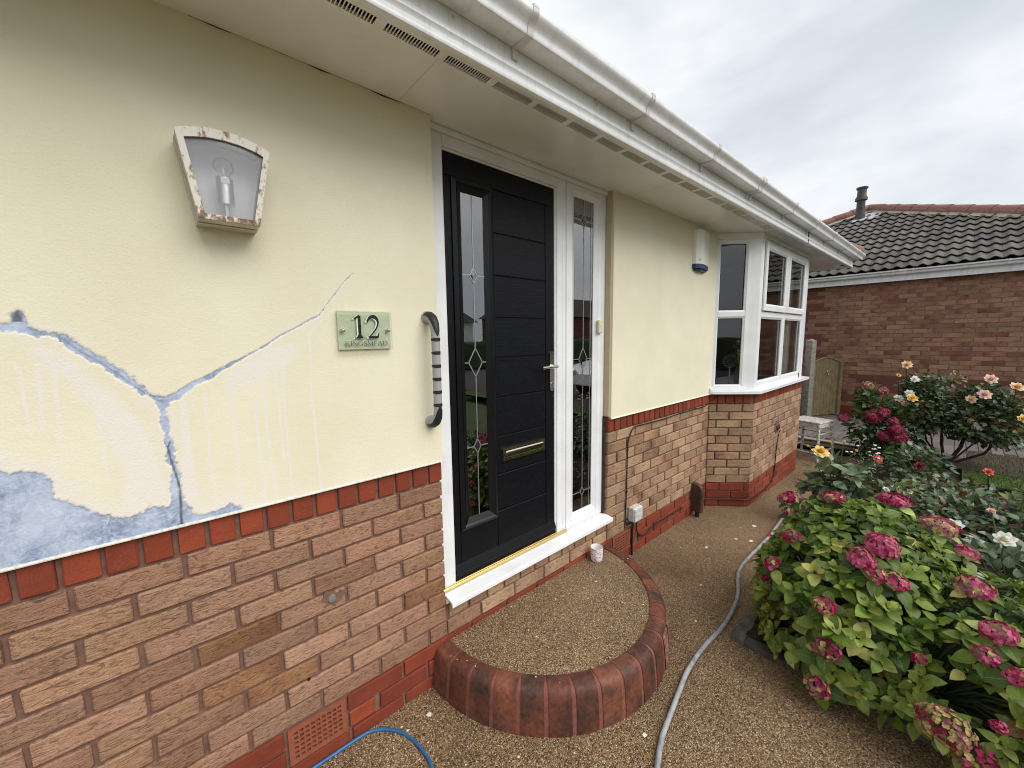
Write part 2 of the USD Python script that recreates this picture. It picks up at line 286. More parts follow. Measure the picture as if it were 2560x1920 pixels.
def gravel(name, sc, cols):
    usdkit.material(stage, LK+'/'+name, {
        'g': ('geometry', {}), 'mp': ('mapping', {'scale': (1, 1, .6)}), 'v': ('voronoi_texture', {'scale': sc, 'randomness': 1.0}), 'wn': ('white_noise_texture', {'dimensions': '3D'}),
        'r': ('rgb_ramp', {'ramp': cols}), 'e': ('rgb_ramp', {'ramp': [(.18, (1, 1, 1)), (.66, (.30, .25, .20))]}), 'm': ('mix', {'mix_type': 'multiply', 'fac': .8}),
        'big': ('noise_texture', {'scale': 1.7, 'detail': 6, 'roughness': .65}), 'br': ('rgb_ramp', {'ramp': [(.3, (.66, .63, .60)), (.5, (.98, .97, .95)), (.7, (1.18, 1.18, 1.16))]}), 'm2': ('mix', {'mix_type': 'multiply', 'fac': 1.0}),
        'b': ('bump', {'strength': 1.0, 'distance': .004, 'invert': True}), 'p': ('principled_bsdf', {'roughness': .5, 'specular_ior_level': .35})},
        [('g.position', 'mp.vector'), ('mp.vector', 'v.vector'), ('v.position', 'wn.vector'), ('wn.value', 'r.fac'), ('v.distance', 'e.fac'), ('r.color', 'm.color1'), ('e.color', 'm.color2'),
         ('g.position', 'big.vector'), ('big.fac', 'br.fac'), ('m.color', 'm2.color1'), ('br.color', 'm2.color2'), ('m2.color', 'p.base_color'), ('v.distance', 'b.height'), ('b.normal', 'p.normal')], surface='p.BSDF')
GC = [(0, (.06, .032, .015)), (.20, (.17, .10, .050)), (.42, (.395, .256, .124)), (.62, (.505, .346, .178)), (.78, (.23, .135, .065)), (.90, (.58, .46, .31)), (1, (.80, .73, .61))]
gravel('resin_gravel', 235.0, GC)
mat('soil', ((.018, .012, .008), (.06, .042, .03)), .95, (28, 6, .35, .7), (40, .02, 5), .2)
mat('lawn', ((.045, .080, .018), (.085, .125, .03)), .9, (18, 5, .3, .7), (120, .01, 3), .2)
mat('far_ground', ((.045, .07, .02), (.075, .105, .03)), .95, (4, 5, .3, .7))
mat('sleeper', ((.040, .036, .030), (.115, .10, .082)), .9, (16, 5, .3, .7), (60, .004, 4), .2)
mat('edging_timber', ((.10, .075, .05), (.17, .135, .09)), .9, (16, 5, .3, .7), (60, .004, 4), .2)
mat('gravel_strip', ((.25, .21, .16), (.5, .45, .38)), .9, (60, 4, .3, .7), (90, .01, 3), .2)
PAV = [mat('paver_a', ((.12, .105, .105), (.17, .15, .145)), .9, (40, 4, .3, .7)), mat('paver_b', ((.15, .13, .125), (.20, .18, .17)), .9, (40, 4, .3, .7)), mat('paver_c', ((.13, .10, .095), (.17, .14, .13)), .9, (40, 4, .3, .7))]
TIL = [mat('roof_tile_a', ((.082, .073, .065), (.145, .131, .119)), .92, (26, 5, .3, .7), (150, .003, 3), .25), mat('roof_tile_b', ((.100, .087, .075), (.175, .158, .139)), .92, (26, 5, .3, .7), (150, .003, 3), .25), mat('roof_tile_c', ((.068, .061, .056), (.122, .111, .102)), .92, (26, 5, .3, .7), (150, .003, 3), .25)]
mat('hip_tile', ((.19, .090, .072), (.27, .14, .115)), .85, (20, 5, .3, .7), (120, .002, 3))
mat('hip_mortar', ((.33, .28, .21), (.46, .41, .32)), .95, (20, 5, .3, .7), (60, .006, 4))
mat('lead_flashing', ((.30, .33, .36), (.5, .53, .56)), .5, (14, 4, .3, .7))
mat('vent_pipe', ((.03, .027, .026), (.075, .068, .065)), .6, (10, 4, .3, .7))
# terracotta edging of the step: red brick, black with grime, some painted pink red
usdkit.material(stage, LK+'/step_brick', {
    'g': ('geometry', {}), 'n': ('noise_texture', {'scale': 9, 'detail': 6, 'roughness': .7}), 'r': ('rgb_ramp', {'ramp': [(.28, (.034, .022, .019)), (.42, (.090, .038, .026)), (.56, (.158, .051, .028)), (.74, (.215, .068, .036))]}),
    'n2': ('noise_texture', {'scale': 55, 'detail': 4}), 'r2': ('rgb_ramp', {'ramp': [(.32, (.55, .5, .48)), (.62, (1.05, 1.05, 1.05))]}), 'm': ('mix', {'mix_type': 'multiply', 'fac': .8}),
    'oi': ('object_info', {}), 'hv': ('math', {'math_type': 'multiply_add', 'value2': .5, 'value3': .72}), 'hs': ('hsv', {}),
    'b': ('bump', {'strength': .8, 'distance': .003}), 'p': ('principled_bsdf', {'roughness': .62, 'specular_ior_level': .4})},
    [('g.position', 'n.vector'), ('n.fac', 'r.fac'), ('g.position', 'n2.vector'), ('n2.fac', 'r2.fac'), ('r.color', 'm.color1'), ('r2.color', 'm.color2'), ('oi.random', 'hv.value1'), ('hv.value', 'hs.value'),
     ('m.color', 'hs.color'), ('hs.color', 'p.base_color'), ('n2.fac', 'b.height'), ('b.normal', 'p.normal')], surface='p.BSDF')
usdkit.material(stage, LK+'/step_brick_flaking', {
    'g': ('geometry', {}), 'n': ('noise_texture', {'scale': 38, 'detail': 5, 'roughness': .6}), 'r': ('rgb_ramp', {'ramp': [(.40, (.30, .14, .12)), (.47, (.36, .19, .165)), (.50, (.12, .04, .026)), (.62, (.20, .065, .036))]}),
    'b': ('bump', {'strength': .8, 'distance': .002}), 'p': ('principled_bsdf', {'roughness': .6})},
    [('g.position', 'n.vector'), ('n.fac', 'r.fac'), ('r.color', 'p.base_color'), ('n.fac', 'b.height'), ('b.normal', 'p.normal')], surface='p.BSDF')
mat('red_pointing', ((.16, .052, .037), (.235, .080, .060)), .8, (40, 4, .3, .7), (120, .002, 3))
usdkit.material(stage, LK+'/rusty_white', {
    'g': ('geometry', {}), 'mp': ('mapping', {'scale': (1.6, 1, .9)}), 'n': ('noise_texture', {'scale': 40, 'detail': 7, 'roughness': .72}), 'sz': ('separate_xyz', {}),
    'zr': ('map_range', {'from_min': 1.90, 'from_max': 1.99, 'to_min': .13, 'to_max': 0.0, 'clamp': True}), 'a': ('math', {'math_type': 'add'}),
    'r': ('rgb_ramp', {'ramp': [(.51, (.66, .63, .57)), (.56, (.52, .44, .33)), (.59, (.27, .17, .10)), (.74, (.10, .06, .04))]}),
    'b': ('bump', {'strength': .7, 'distance': .0015}), 'p': ('principled_bsdf', {'roughness': .6})},
    [('g.position', 'mp.vector'), ('mp.vector', 'n.vector'), ('g.position', 'sz.vector'), ('sz.z', 'zr.value'), ('n.fac', 'a.value1'), ('zr.result', 'a.value2'), ('a.value', 'r.fac'), ('r.color', 'p.base_color'), ('n.fac', 'b.height'), ('b.normal', 'p.normal')], surface='p.BSDF')
mat('lamp_inside', (.88, .89, .90), .5)
mat('lamp_side', ((.40, .38, .31), (.55, .53, .46)), .6, (20, 4, .3, .7))
mat('grey_plastic', (.33, .325, .315), .45, None, (300, .0006, 2))
mat('black_rubber', (.016, .016, .017), .5, None, (300, .0006, 2))
mat('sign_back', ((.55, .62, .42), (.64, .70, .51)), .5, (14, 3, .3, .7))
mat('sign_text', (.010, .010, .010), .4); mat('sign_text_grey', (.10, .12, .09), .5); mat('sign_shade', (.78, .82, .75), .4)
mat('alarm_white', (.84, .825, .76), .3)
mat('filler_grey', ((.13, .125, .10), (.24, .23, .19)), .9, (70, 4, .3, .7), (90, .003, 3)); mat('alarm_blue', (.018, .040, .10), .3)
mat('bell_cream', (.66, .62, .42), .4)
mat('box_grey', ((.42, .42, .40), (.62, .62, .60)), .6, (40, 4, .35, .6))
mat('cable_black', (.014, .013, .013), .5)
mat('brown_plastic', ((.040, .022, .016), (.075, .04, .028)), .5, (20, 4, .3, .7))
mat('hose_grey', ((.20, .205, .21), (.36, .37, .38)), .5, (26, 6, .35, .6)); mat('hose_blue', ((.018, .105, .27), (.03, .15, .35)), .42, (30, 3, .3, .7)); mat('hose_red', (.35, .03, .03), .4)
usdkit.material(stage, LK+'/cup_print', {
    'g': ('geometry', {}), 'v': ('voronoi_texture', {'scale': 60}), 'n': ('noise_texture', {'scale': 80, 'detail': 3}), 'a': ('math', {'math_type': 'multiply'}),
    'r': ('rgb_ramp', {'ramp': [(.10, (.55, .10, .20)), (.17, (.72, .42, .48)), (.22, (.78, .76, .74)), (.34, (.80, .79, .78)), (.40, (.38, .36, .44)), (.5, (.80, .79, .78))]}), 'p': ('principled_bsdf', {'roughness': .25})},
    [('g.position', 'v.vector'), ('g.position', 'n.vector'), ('v.distance', 'a.value1'), ('n.fac', 'a.value2'), ('a.value', 'r.fac'), ('r.color', 'p.base_color')], surface='p.BSDF')
mat('cup_glaze', (.80, .79, .77), .22)
mat('peeling_white', ((.60, .58, .53), (.20, .15, .10)), .75, (48, 5, .52, .62), (60, .002, 3))
mat('gate_wood', ((.16, .125, .065), (.25, .20, .11)), .85, (9, 5, .3, .7), (50, .003, 3), .2)
mat('fence_dark', ((.05, .028, .018), (.09, .055, .035)), .85, (9, 5, .3, .7), None, .2)
mat('post_concrete', ((.19, .175, .15), (.36, .335, .30)), .9, (22, 5, .3, .7), (90, .002, 3), .2)
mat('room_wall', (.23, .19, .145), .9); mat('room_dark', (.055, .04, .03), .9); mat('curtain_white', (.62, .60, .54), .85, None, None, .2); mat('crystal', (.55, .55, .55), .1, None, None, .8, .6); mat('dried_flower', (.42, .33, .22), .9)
mat('car_white', (.72, .72, .72), .2, None, None, .6); mat('car_dark', (.02, .02, .022), .2); mat('far_white', (.66, .66, .64), .8); mat('far_roof', (.07, .06, .055), .9); mat('asphalt', (.05, .05, .052), .9, None, (90, .004, 3)); mat('hedge', ((.018, .035, .010), (.05, .08, .02)), .9, (9, 5, .3, .7), (14, .05, 4))
def leaf_mat(name, rough=.42, spec=.5, trans=.22):
    """colour from the leaf's own tint, pale midrib and side veins along its length"""
    usdkit.material(stage, LK+'/'+name, {
        'a': ('attribute', {'attribute': 'tint'}), 'uv': ('attribute', {'attribute': 'st'}), 's': ('separate_xyz', {}),
        'c': ('math', {'math_type': 'subtract', 'value2': .5}), 'ab': ('math', {'math_type': 'absolute'}), 'mr': ('rgb_ramp', {'ramp': [(0, (.30, .30, .30)), (.05, (0, 0, 0))]}),
        'vd': ('math', {'math_type': 'subtract'}), 'vm': ('math', {'math_type': 'multiply', 'value2': 42.0}), 'vs': ('math', {'math_type': 'sine'}), 'vr': ('rgb_ramp', {'ramp': [(.5, (0, 0, 0)), (.98, (.11, .11, .11))]}),
        'va': ('math', {'math_type': 'add'}), 'm': ('mix', {'color2': (.34, .42, .17)}), 'n': ('noise_texture', {'scale': 30, 'detail': 3}), 'g': ('geometry', {}),
        'nr': ('rgb_ramp', {'ramp': [(.3, (.72, .74, .7)), (.7, (1.2, 1.2, 1.15))]}), 'm2': ('mix', {'mix_type': 'multiply', 'fac': 1.0}),
        'b': ('bump', {'strength': .5, 'distance': .0025, 'invert': True}), 'p': ('principled_bsdf', {'roughness': rough, 'specular_ior_level': spec}), 't': ('translucent_bsdf', {}), 'x': ('mix_closure', {'fac': trans})},
        [('uv.vector', 's.vector'), ('s.y', 'c.value1'), ('c.value', 'ab.value1'), ('ab.value', 'mr.fac'), ('s.x', 'vd.value1'), ('ab.value', 'vd.value2'), ('vd.value', 'vm.value1'), ('vm.value', 'vs.value1'), ('vs.value', 'vr.fac'),
         ('mr.color', 'va.value1'), ('vr.color', 'va.value2'), ('va.value', 'm.fac'), ('a.color', 'm.color1'), ('g.position', 'n.vector'), ('n.fac', 'nr.fac'), ('m.color', 'm2.color1'), ('nr.color', 'm2.color2'),
         ('m2.color', 'p.base_color'), ('m2.color', 't.color'), ('va.value', 'b.height'), ('b.normal', 'p.normal'), ('p.BSDF', 'x.closure1'), ('t.BSDF', 'x.closure2')], surface='x.closure')
leaf_mat('hydrangea_leaf', .42, .34, .2); leaf_mat('rose_leaf', .33, .55, .15)
usdkit.material(stage, LK+'/petal', {'a': ('attribute', {'attribute': 'tint'}), 'p': ('principled_bsdf', {'roughness': .6, 'specular_ior_level': .25}), 't': ('translucent_bsdf', {}), 'x': ('mix_closure', {'fac': .25})},
    [('a.color', 'p.base_color'), ('a.color', 't.color'), ('p.BSDF', 'x.closure1'), ('t.BSDF', 'x.closure2')], surface='x.closure')
mat('stem_green', ((.05, .075, .025), (.09, .11, .04)), .7, (20, 3, .3, .7)); mat('bark', ((.035, .024, .016), (.08, .06, .042)), .9, (40, 4, .3, .7), (80, .004, 3), .2)

# ------------------------------------------------------------------ ground
def gz(x): return -0.0125*np.clip(np.asarray(x, float)-2.2, 0, 4.0)
def sheet(name, x0, x1, y0, y1, nx, ny, dz, m, rough=0.0, seed=0, f=None, kind='structure', bury=False):
    X, Y = np.meshgrid(np.linspace(x0, x1, nx), np.linspace(y0, y1, ny), indexing='ij')
    Z = gz(X)+dz
    if f is not None: Z = Z+f(X, Y)
    if rough: Z = Z+rough*(meshkit.fbm(np.stack([X*7, Y*7, X*0], -1), 4, seed)-.5)
    return tag(MB().grid(np.stack([X, Y, Z], -1)).build(name, m, smooth=True), kind=kind)
sheet('ground', -60, 90, -60, 60, 61, 49, -.12, 'far_ground')
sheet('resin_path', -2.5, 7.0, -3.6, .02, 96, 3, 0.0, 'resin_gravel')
sheet('flower_bed_soil', 2.45, 6.5, -3.2, -.85, 110, 60, .045, 'soil', .06, 3)
sheet('flower_bed_soil', 6.501, 7.2, -1.66, -.85, 30, 24, .045, 'soil', .06, 3)
sheet('front_lawn', 6.45, 8.05, -8.0, -1.60, 40, 60, .075, 'lawn', .012, 5)
sheet('drive_bed', 7.0, 11.5, -9.0, 1.6, 10, 10, .081, 'dark_mortar')
sheet('road', -60, 90, -15.0, -8.2, 30, 4, -.05, 'asphalt')

# ------------------------------------------------------------------ the bungalow
H = thing('bungalow', 'cream rendered brick bungalow with black front door and white bay window', 'house')
rng = random.Random(7)
ZH = .955                                   # underside of the red header course
UX, UY = np.array([1.0, 0, 0]), np.array([0, 1.0, 0])

_bc = {}
def brick(parent, name, o, u, nrm, a0, a1, z0, z1, m, proud=0.0, depth=.05, ch=.0035, jit=.0014, wear=.0010):
    """one brick, face on the line o + a*u, outward normal nrm"""
    w_, h_ = a1-a0, z1-z0
    key = (round(w_, 3), round(h_, 3), depth, ch)
    if key not in _bc:
        _bc[key] = MB().box(-w_/2, w_/2, -depth/2, depth/2, -h_/2, h_/2, ch).arrays()[:2]
    u, nrm, o = np.asarray(u, float), np.asarray(nrm, float), np.asarray(o, float)
    c = o+u*(a0+a1)/2+nrm*(proud-depth/2+rng.uniform(-1, 1)*jit)
    bv, bf = _bc[key]
    if wear: bv = bv+np.array([[rng.gauss(0, wear) for _ in range(3)] for _ in range(len(bv))])*np.array([1, .55, 1])
    p = usdkit.mesh(stage, numbered(pth(parent)+'/'+name), (bv, bf), LK+'/'+m)
    p.AddTranslateOp().Set(Gf.Vec3d(float(c[0]), float(c[1]), float((z0+z1)/2)+rng.uniform(-1, 1)*.0008))
    flip = rng.random() < .5 and nrm[1] > -2
    p.AddRotateXYZOp().Set(Gf.Vec3f(rng.uniform(-.5, .5), rng.uniform(-.25, .25), math.degrees(math.atan2(u[1], u[0]))+rng.uniform(-.4, .4)+(180 if flip else 0)))
    return p.GetPrim()
def course(parent, o, u, nrm, a0, a1, z0, h, first, pitch, mats, joint=.010, name='brick', proud=0.0, minw=.02, skip=None):
    """one course between a0 and a1; `first` is where one joint stands"""
    k = math.floor((a0-first)/pitch); x = first+k*pitch
    while x < a1-1e-6:
        b0, b1 = max(x+joint/2, a0), min(x+pitch-joint/2, a1)
        if b1-b0 > minw and not (skip and skip(b0, b1)):
            brick(parent, name, o, u, nrm, b0+rng.uniform(0, .0015), b1-rng.uniform(0, .0015), z0+.005, z0+h-.005, rng.choice(mats), proud)
        x += pitch
# left pier
N0 = (0, -1, 0); O = (0, 0, 0)
course(H, O, UX, N0, -.40, 1.187, ZH, .102+.005, 0.0-.005, .075, REDB, .0105, 'header_brick', .002)
wL = [0, 0, 1, 1, 2, 2, 3, 4, 4]
BL = [BUFF[i] for i in wL]
for k in range(10):
    course(H, O, UX, N0, -.40, 1.187, ZH-.075*(k+1), .075, .083 if k % 2 == 0 else .1955, .225, BL)
AB1 = (.522, .729)
for k in range(3):
    course(H, O, UX, N0, -.40, 1.187, .130-.075*k, .075, .065 if k % 2 == 0 else -.045, .225, REDB, name='red_brick',
           skip=(lambda b0, b1: b0 < AB1[1]-.004 and b1 > AB1[0]+.004) if k < 2 else None)
for z, (a, b) in ((.130, (.41, AB1[0])), (.130, (AB1[1], .84)), (.055, (.405, AB1[0])), (.055, (AB1[1], .845))):
    brick(H, 'red_brick', O, UX, N0, a+.006, b-.006, z+.005, z+.07, rng.choice(REDB))
# under the door
SM = [PALE[0], PALE[1], PALE[3], BUFF[4]]
course(H, O, UX, N0, 1.193, 2.433, .282, .078, 1.2, .1125, SM)
course(H, O, UX, N0, 1.193, 2.433, .205, .077, 1.16, .225, SM)
course(H, O, UX, N0, 1.12, 2.433, .130, .075, 1.1, .225, REDB, name='red_brick')
# right of the door
XR, XB = 2.437, 4.0
course(H, O, UX, N0, XR, XB, ZH, .107, XR-.008, .0745, REDB, .009, 'header_brick', .003)
for k in range(10):
    course(H, O, UX, N0, XR, XB-.004, ZH-.075*(k+1), .075, XR+(.108 if k % 2 == 0 else .222)-.005, .225, PALE)
AB2, AB3 = (2.505, 2.725), (3.80, 3.985)
for k in range(4):
    course(H, O, UX, N0, XR, XB-.004, .130-.075*k, .075, XR+(.06 if k % 2 == 0 else .17), .225, REDB, name='red_brick',
           skip=(lambda b0, b1: any(b0 < q[1]-.004 and b1 > q[0]+.004 for q in (AB2, AB3))) if k < 2 else None)
for z, a, b in ((.130, 2.437, 2.505), (.055, 2.437, 2.505), (.130, 2.725, 2.83), (.055, 2.725, 2.80), (.130, 3.69, 3.80), (.055, 3.62, 3.80)):
    brick(H, 'red_brick', O, UX, N0, a+.005, b-.005, z+.005, z+.07, rng.choice(REDB))
# the bay: splay A-B, front B-C, far splay C-D
S2 = math.sqrt(.5)
A, B, C, D = np.array([4.0, 0, 0]), np.array([4.28, -.28, 0]), np.array([5.91, -.28, 0]), np.array([6.19, 0, 0])
uS, nS = np.array([S2, -S2, 0]), np.array([-S2, -S2, 0]); LS = .396
uF, nF = UX, np.array([0, -1.0, 0]); LF = 1.63
for o, u, n_, Lc, ph in ((A, uS, nS, LS, .07), (B, uF, nF, LF, .0)):
    course(H, o, u, n_, .002, Lc-.002, ZH, .095, ph-.002, .0755, REDB, .009, 'header_brick', .003)
    for k in range(10):
        course(H, o, u, n_, .003, Lc-.001, ZH-.075*(k+1), .075, ph+(.0 if k % 2 == 0 else .1125)+.0, .225, PALE)
    for k in range(4):
        course(H, o, u, n_, .003, Lc-.001, .130-.075*k, .075, ph+(.05 if k % 2 == 0 else .16), .225, REDB, name='red_brick')
# cores behind the bricks (mortar face 7 mm back)
core = MB()
core.box(-1.2, 1.181, .0095, .26, -.15, 1.048); core.box(-1.2, 1.187, .0095, .26, 1.048, 2.47)
core.box(1.181, 2.437, .0095, .26, -.15, .362)
core.box(2.440, 4.02, .0095, .26, -.15, 1.048); core.box(2.452, 4.02, .0095, .26, 1.048, 2.47)
bay = Polygon([(4.003, .012), (4.003+.0045, .0095), (4.2835, -.2725), (5.906, -.2725), (6.18, .0), (6.18, .2), (4.003, .2)])
core.prism(bay, lambda p, q, d: np.stack([p, q, np.full(len(p), d)], 1), -.15, 1.045)
core.box(6.16, 6.80, .0, .26, -.15, 2.47); core.box(6.55, 6.80, .26, 7.0, -.15, 2.47)
core.build('wall_core', 'mortar', H)
# rendered walls
rs = MB(); rs.box(-1.2, 1.186, -.0085, .0095, 1.0505, 2.466, .0)
rs.build('render_coat', 'cream_render', H)
MB().prism(Polygon([(2.447, .0), (2.4485, -.012), (2.46, -.0125), (4.0, -.0125), (4.0, .0095), (2.447, .0095)]), lambda p, q, d: np.stack([p, q, np.full(len(p), d)], 1), 1.056, 2.466).build('rendered_wall', 'cream_render', H)
MB().box(2.437, 2.4465, -.0, .075, 1.062, 2.466).build('reveal', 'reveal_render', H)
MB().profile([(-.0125, 1.056), (-.0185, 1.048), (-.016, 1.0445), (.004, 1.046), (.004, 1.056)], [(2.4485, 0, 0), (4.0, 0, 0)]).build('render_bead', 'cream_render', H)
MB().profile([(-.0125, 1.0535), (-.017, 1.0495), (-.0165, 1.0465), (.004, 1.0475), (.004, 1.0535)], [(-1.2, 0, 0), (1.187, 0, 0)]).build('render_bead', 'render_bead', H)
MB().box(2.425, 2.4365, .022, .045, .40, 1.06).build('mastic_joint', 'mastic', H)
# left rendered wall: a fine sheet whose paint has cracked and peeled
CR_L = [(-.03, 1.63), (.044, 1.624), (.073, 1.617), (.1, 1.606), (.132, 1.602), (.147, 1.583), (.169, 1.559), (.196, 1.534), (.224, 1.504), (.248, 1.473), (.276, 1.441), (.302, 1.42)]
CW_L = [.018, .018, .0125, .015, .017, .021, .022, .022, .021, .019, .015, .0135]
CR_R = [(.305, 1.42), (.336, 1.43), (.376, 1.462), (.41, 1.477), (.449, 1.503), (.481, 1.52), (.523, 1.544), (.567, 1.57), (.603, 1.597), (.65, 1.622), (.70, 1.652), (.72, 1.662), (.73, 1.67), (.758, 1.71), (.78, 1.738), (.815, 1.784), (.849, 1.819)]
CW_R = [.013, .021, .0125, .013, .010, .0075, .0055, .005, .005, .0045, .006, .006, .0025, .003, .003, .0028, .0022]
CR_D = [(.302, 1.42), (.301, 1.39), (.305, 1.345), (.305, 1.3), (.306, 1.259), (.311, 1.217), (.311, 1.184), (.31, 1.138), (.313, 1.095), (.315, 1.05)]
CW_D = [.018, .018, .017, .015, .017, .012, .018, .027, .045, .075]
CRK = [(.305, 1.30), (.306, 1.286), (.31, 1.249), (.313, 1.207), (.3165, 1.16), (.315, 1.091), (.316, 1.048)]
BLOB = [(.073, 1.664), (.081, 1.648), (.0815, 1.635), (.080, 1.612), (.045, 1.612), (.058, 1.630), (.061, 1.649)]
PATCH = [(-.2, 1.30), (.009, 1.291), (.021, 1.272), (.039, 1.281), (.06, 1.273), (.076, 1.252), (.086, 1.237), (.077, 1.204), (.089, 1.194), (.11, 1.176), (.131, 1.164), (.139, 1.144), (.183, 1.117), (.227, 1.107), (.238, 1.12), (.257, 1.128), (.285, 1.114), (.309, 1.101), (.343, 1.074), (.375, 1.066), (.41, 1.073), (.434, 1.082), (.456, 1.066), (.463, 1.04), (-.2, 1.04)]
DRIPS = [[(.056, 1.538), (.062, 1.512), (.061, 1.46), (.063, 1.403), (.063, 1.361)], [(.09, 1.536), (.088, 1.457), (.083, 1.381)], [(.114, 1.523), (.113, 1.47), (.11, 1.337)],
 [(.129, 1.526), (.161, 1.485), (.174, 1.448), (.177, 1.366), (.178, 1.283), (.18, 1.214)], [(.186, 1.458), (.203, 1.403), (.229, 1.336), (.229, 1.271), (.228, 1.206)], [(.399, 1.432), (.395, 1.34), (.393, 1.235), (.398, 1.108)],
 [(.468, 1.473), (.462, 1.426), (.461, 1.319), (.461, 1.17), (.46, 1.06)], [(.525, 1.464), (.521, 1.41), (.519, 1.284), (.522, 1.155), (.524, 1.056)], [(.546, 1.462), (.544, 1.382), (.547, 1.254), (.553, 1.094), (.555, 1.06)],
 [(.583, 1.504), (.585, 1.403), (.584, 1.273), (.587, 1.193)], [(.633, 1.568), (.605, 1.503), (.6, 1.401), (.6, 1.244), (.603, 1.092), (.609, 1.046)], [(.777, 1.695), (.691, 1.604), (.685, 1.445), (.687, 1.255), (.691, 1.085), (.699, 1.048)]]
SW1, SW2 = [(.10, 1.56), (.134, 1.522), (.185, 1.446), (.222, 1.35), (.242, 1.246), (.251, 1.133)], [(.346, 1.405), (.343, 1.27), (.337, 1.06)]
def seg_dist(P, line, w=None):
    """distance of the points to a polyline minus its half width there"""
    best = np.full(len(P), 9.0); w = np.zeros(len(line)) if w is None else np.asarray(w)
    for k in range(len(line)-1):
        a, b = np.array(line[k]), np.array(line[k+1]); ab = b-a
        t = np.clip(((P-a)@ab)/(ab@ab), 0, 1)
        best = np.minimum(best, np.linalg.norm(P-a-t[:, None]*ab, axis=1)-(w[k]+(w[k+1]-w[k])*t))
    return best
def inside(P, poly):
    x, z = P.T; r = np.zeros(len(P), bool); n = len(poly)
    for i in range(n):
        (x0, z0), (x1, z1) = poly[i], poly[i-1]
        r ^= ((z0 > z) != (z1 > z)) & (x < (x1-x0)*(z-z0)/((z1-z0) or 1e-9)+x0)
    return r
xs = np.concatenate([np.arange(-1.2, -.12, .06), np.arange(-.12, .90, .003), np.arange(.90, 1.1865, .012), [1.187]])
zs = np.concatenate([np.arange(1.050, 1.86, .003), np.arange(1.86, 2.466, .025), [2.466]])
GX, GZ = np.meshgrid(xs, zs, indexing='ij'); P2 = np.stack([GX.ravel(), GZ.ravel()], 1)
Q3 = np.stack([P2[:, 0]*60, P2[:, 1]*60, np.zeros(len(P2))], 1)
jag = (meshkit.fbm(Q3*1.9, 3, 11)-.5)*.019+(meshkit.fbm(Q3*.6, 2, 5)-.5)*.014
amp = np.clip(seg_dist(P2, CR_R[7:])*-30+1, .25, 1)      # the thin end stays thin
sdist = np.minimum.reduce([seg_dist(P2, CR_L, np.array(CW_L)*.52), seg_dist(P2, CR_D, np.array(CW_D)*.55)])
sr = seg_dist(P2, CR_R, np.array(CW_R)*.56-.0004)
pin = [np.where(inside(P2, pl), -1.0, 1.0)*np.abs(seg_dist(P2, pl+[pl[0]])) for pl in (PATCH, BLOB)]
sd_all = np.minimum(np.minimum.reduce([sdist, pin[0], pin[1]])+jag*.8, sr+jag*.22*np.clip(sr*0+(P2[:, 0] < .56)*1.0+.25, 0, 1))
peel = np.clip(.5-sd_all/.012, 0, 1)
def soft(d, r): return np.exp(-np.clip(d, 0, 9)/r)
ww = np.zeros(len(P2))
below = (P2[:, 1] < 1.62)
for l, r, a in ((CR_L, .035, .62), (CR_R, .022, .5), (CR_D, .03, .75)): ww = np.maximum(ww, a*soft(seg_dist(P2, l), r))
ww = np.maximum(ww, .9*soft(seg_dist(P2, SW1, [.004, .008, .015, .026, .03, .035]), .016)); ww = np.maximum(ww, .8*soft(seg_dist(P2, SW2, [.004, .010, .016]), .007))
ww = np.maximum(ww, .95*soft(pin[0], .045))
ww = np.maximum(ww, .8*soft(seg_dist(P2, [(.47, 1.47), (.56, 1.51), (.63, 1.55)], [.01, .03, .012]), .02))
for d in DRIPS: ww = np.maximum(ww, 1.2*soft(seg_dist(P2, d, [.0008]*len(d)), .0028))
ww = np.maximum(ww, .8*soft(np.abs(P2[:, 1]-1.052), .006))
crk = np.clip(1.4-seg_dist(P2, [(x+.004*math.sin(z*190), z) for x, z in CRK], [0, .0001, .0003, .0005, .0007, .0008, .0008])/.0020, 0, .8)
crk = np.maximum(crk, .75*np.clip(1.2-seg_dist(P2, [(x, z-.004) for x, z in CR_L[4:]])/.0018, 0, 1)*.6)
Yd = -.012+.0022*np.clip((peel-.40)/.2, 0, 1)+.0022*crk+.0002*(meshkit.fbm(Q3*.9, 3, 2)-.5)*2-.0004*np.exp(-((peel-.12)/.12)**2)
hole = np.clip(-pin[1]/.006, 0, 1)*(P2[:, 1] > 1.632)
Yd = Yd+.004*hole; crk = np.maximum(crk, hole*.75)
V = np.stack([P2[:, 0], np.minimum(Yd, -.0087), P2[:, 1]], 1)
I = np.arange(len(P2)).reshape(len(xs), len(zs))
Fq = np.stack([I[:-1, :-1], I[1:, :-1], I[1:, 1:], I[:-1, 1:]], -1).reshape(-1, 4)
m_ = usdkit.mesh(stage, numbered('/World/bungalow/rendered_wall'), (V, Fq), LK+'/worn_render', smooth=True)
UsdGeom.PrimvarsAPI(m_).CreatePrimvar('wear', T.Float3Array, 'vertex').Set(Vt.Vec3fArray.FromNumpy(np.stack([peel, ww, crk], 1).astype(np.float32)))
m_.GetPrim().SetCustomDataByKey('label', 'cream rendered wall with blue grey cracks and peeling paint')

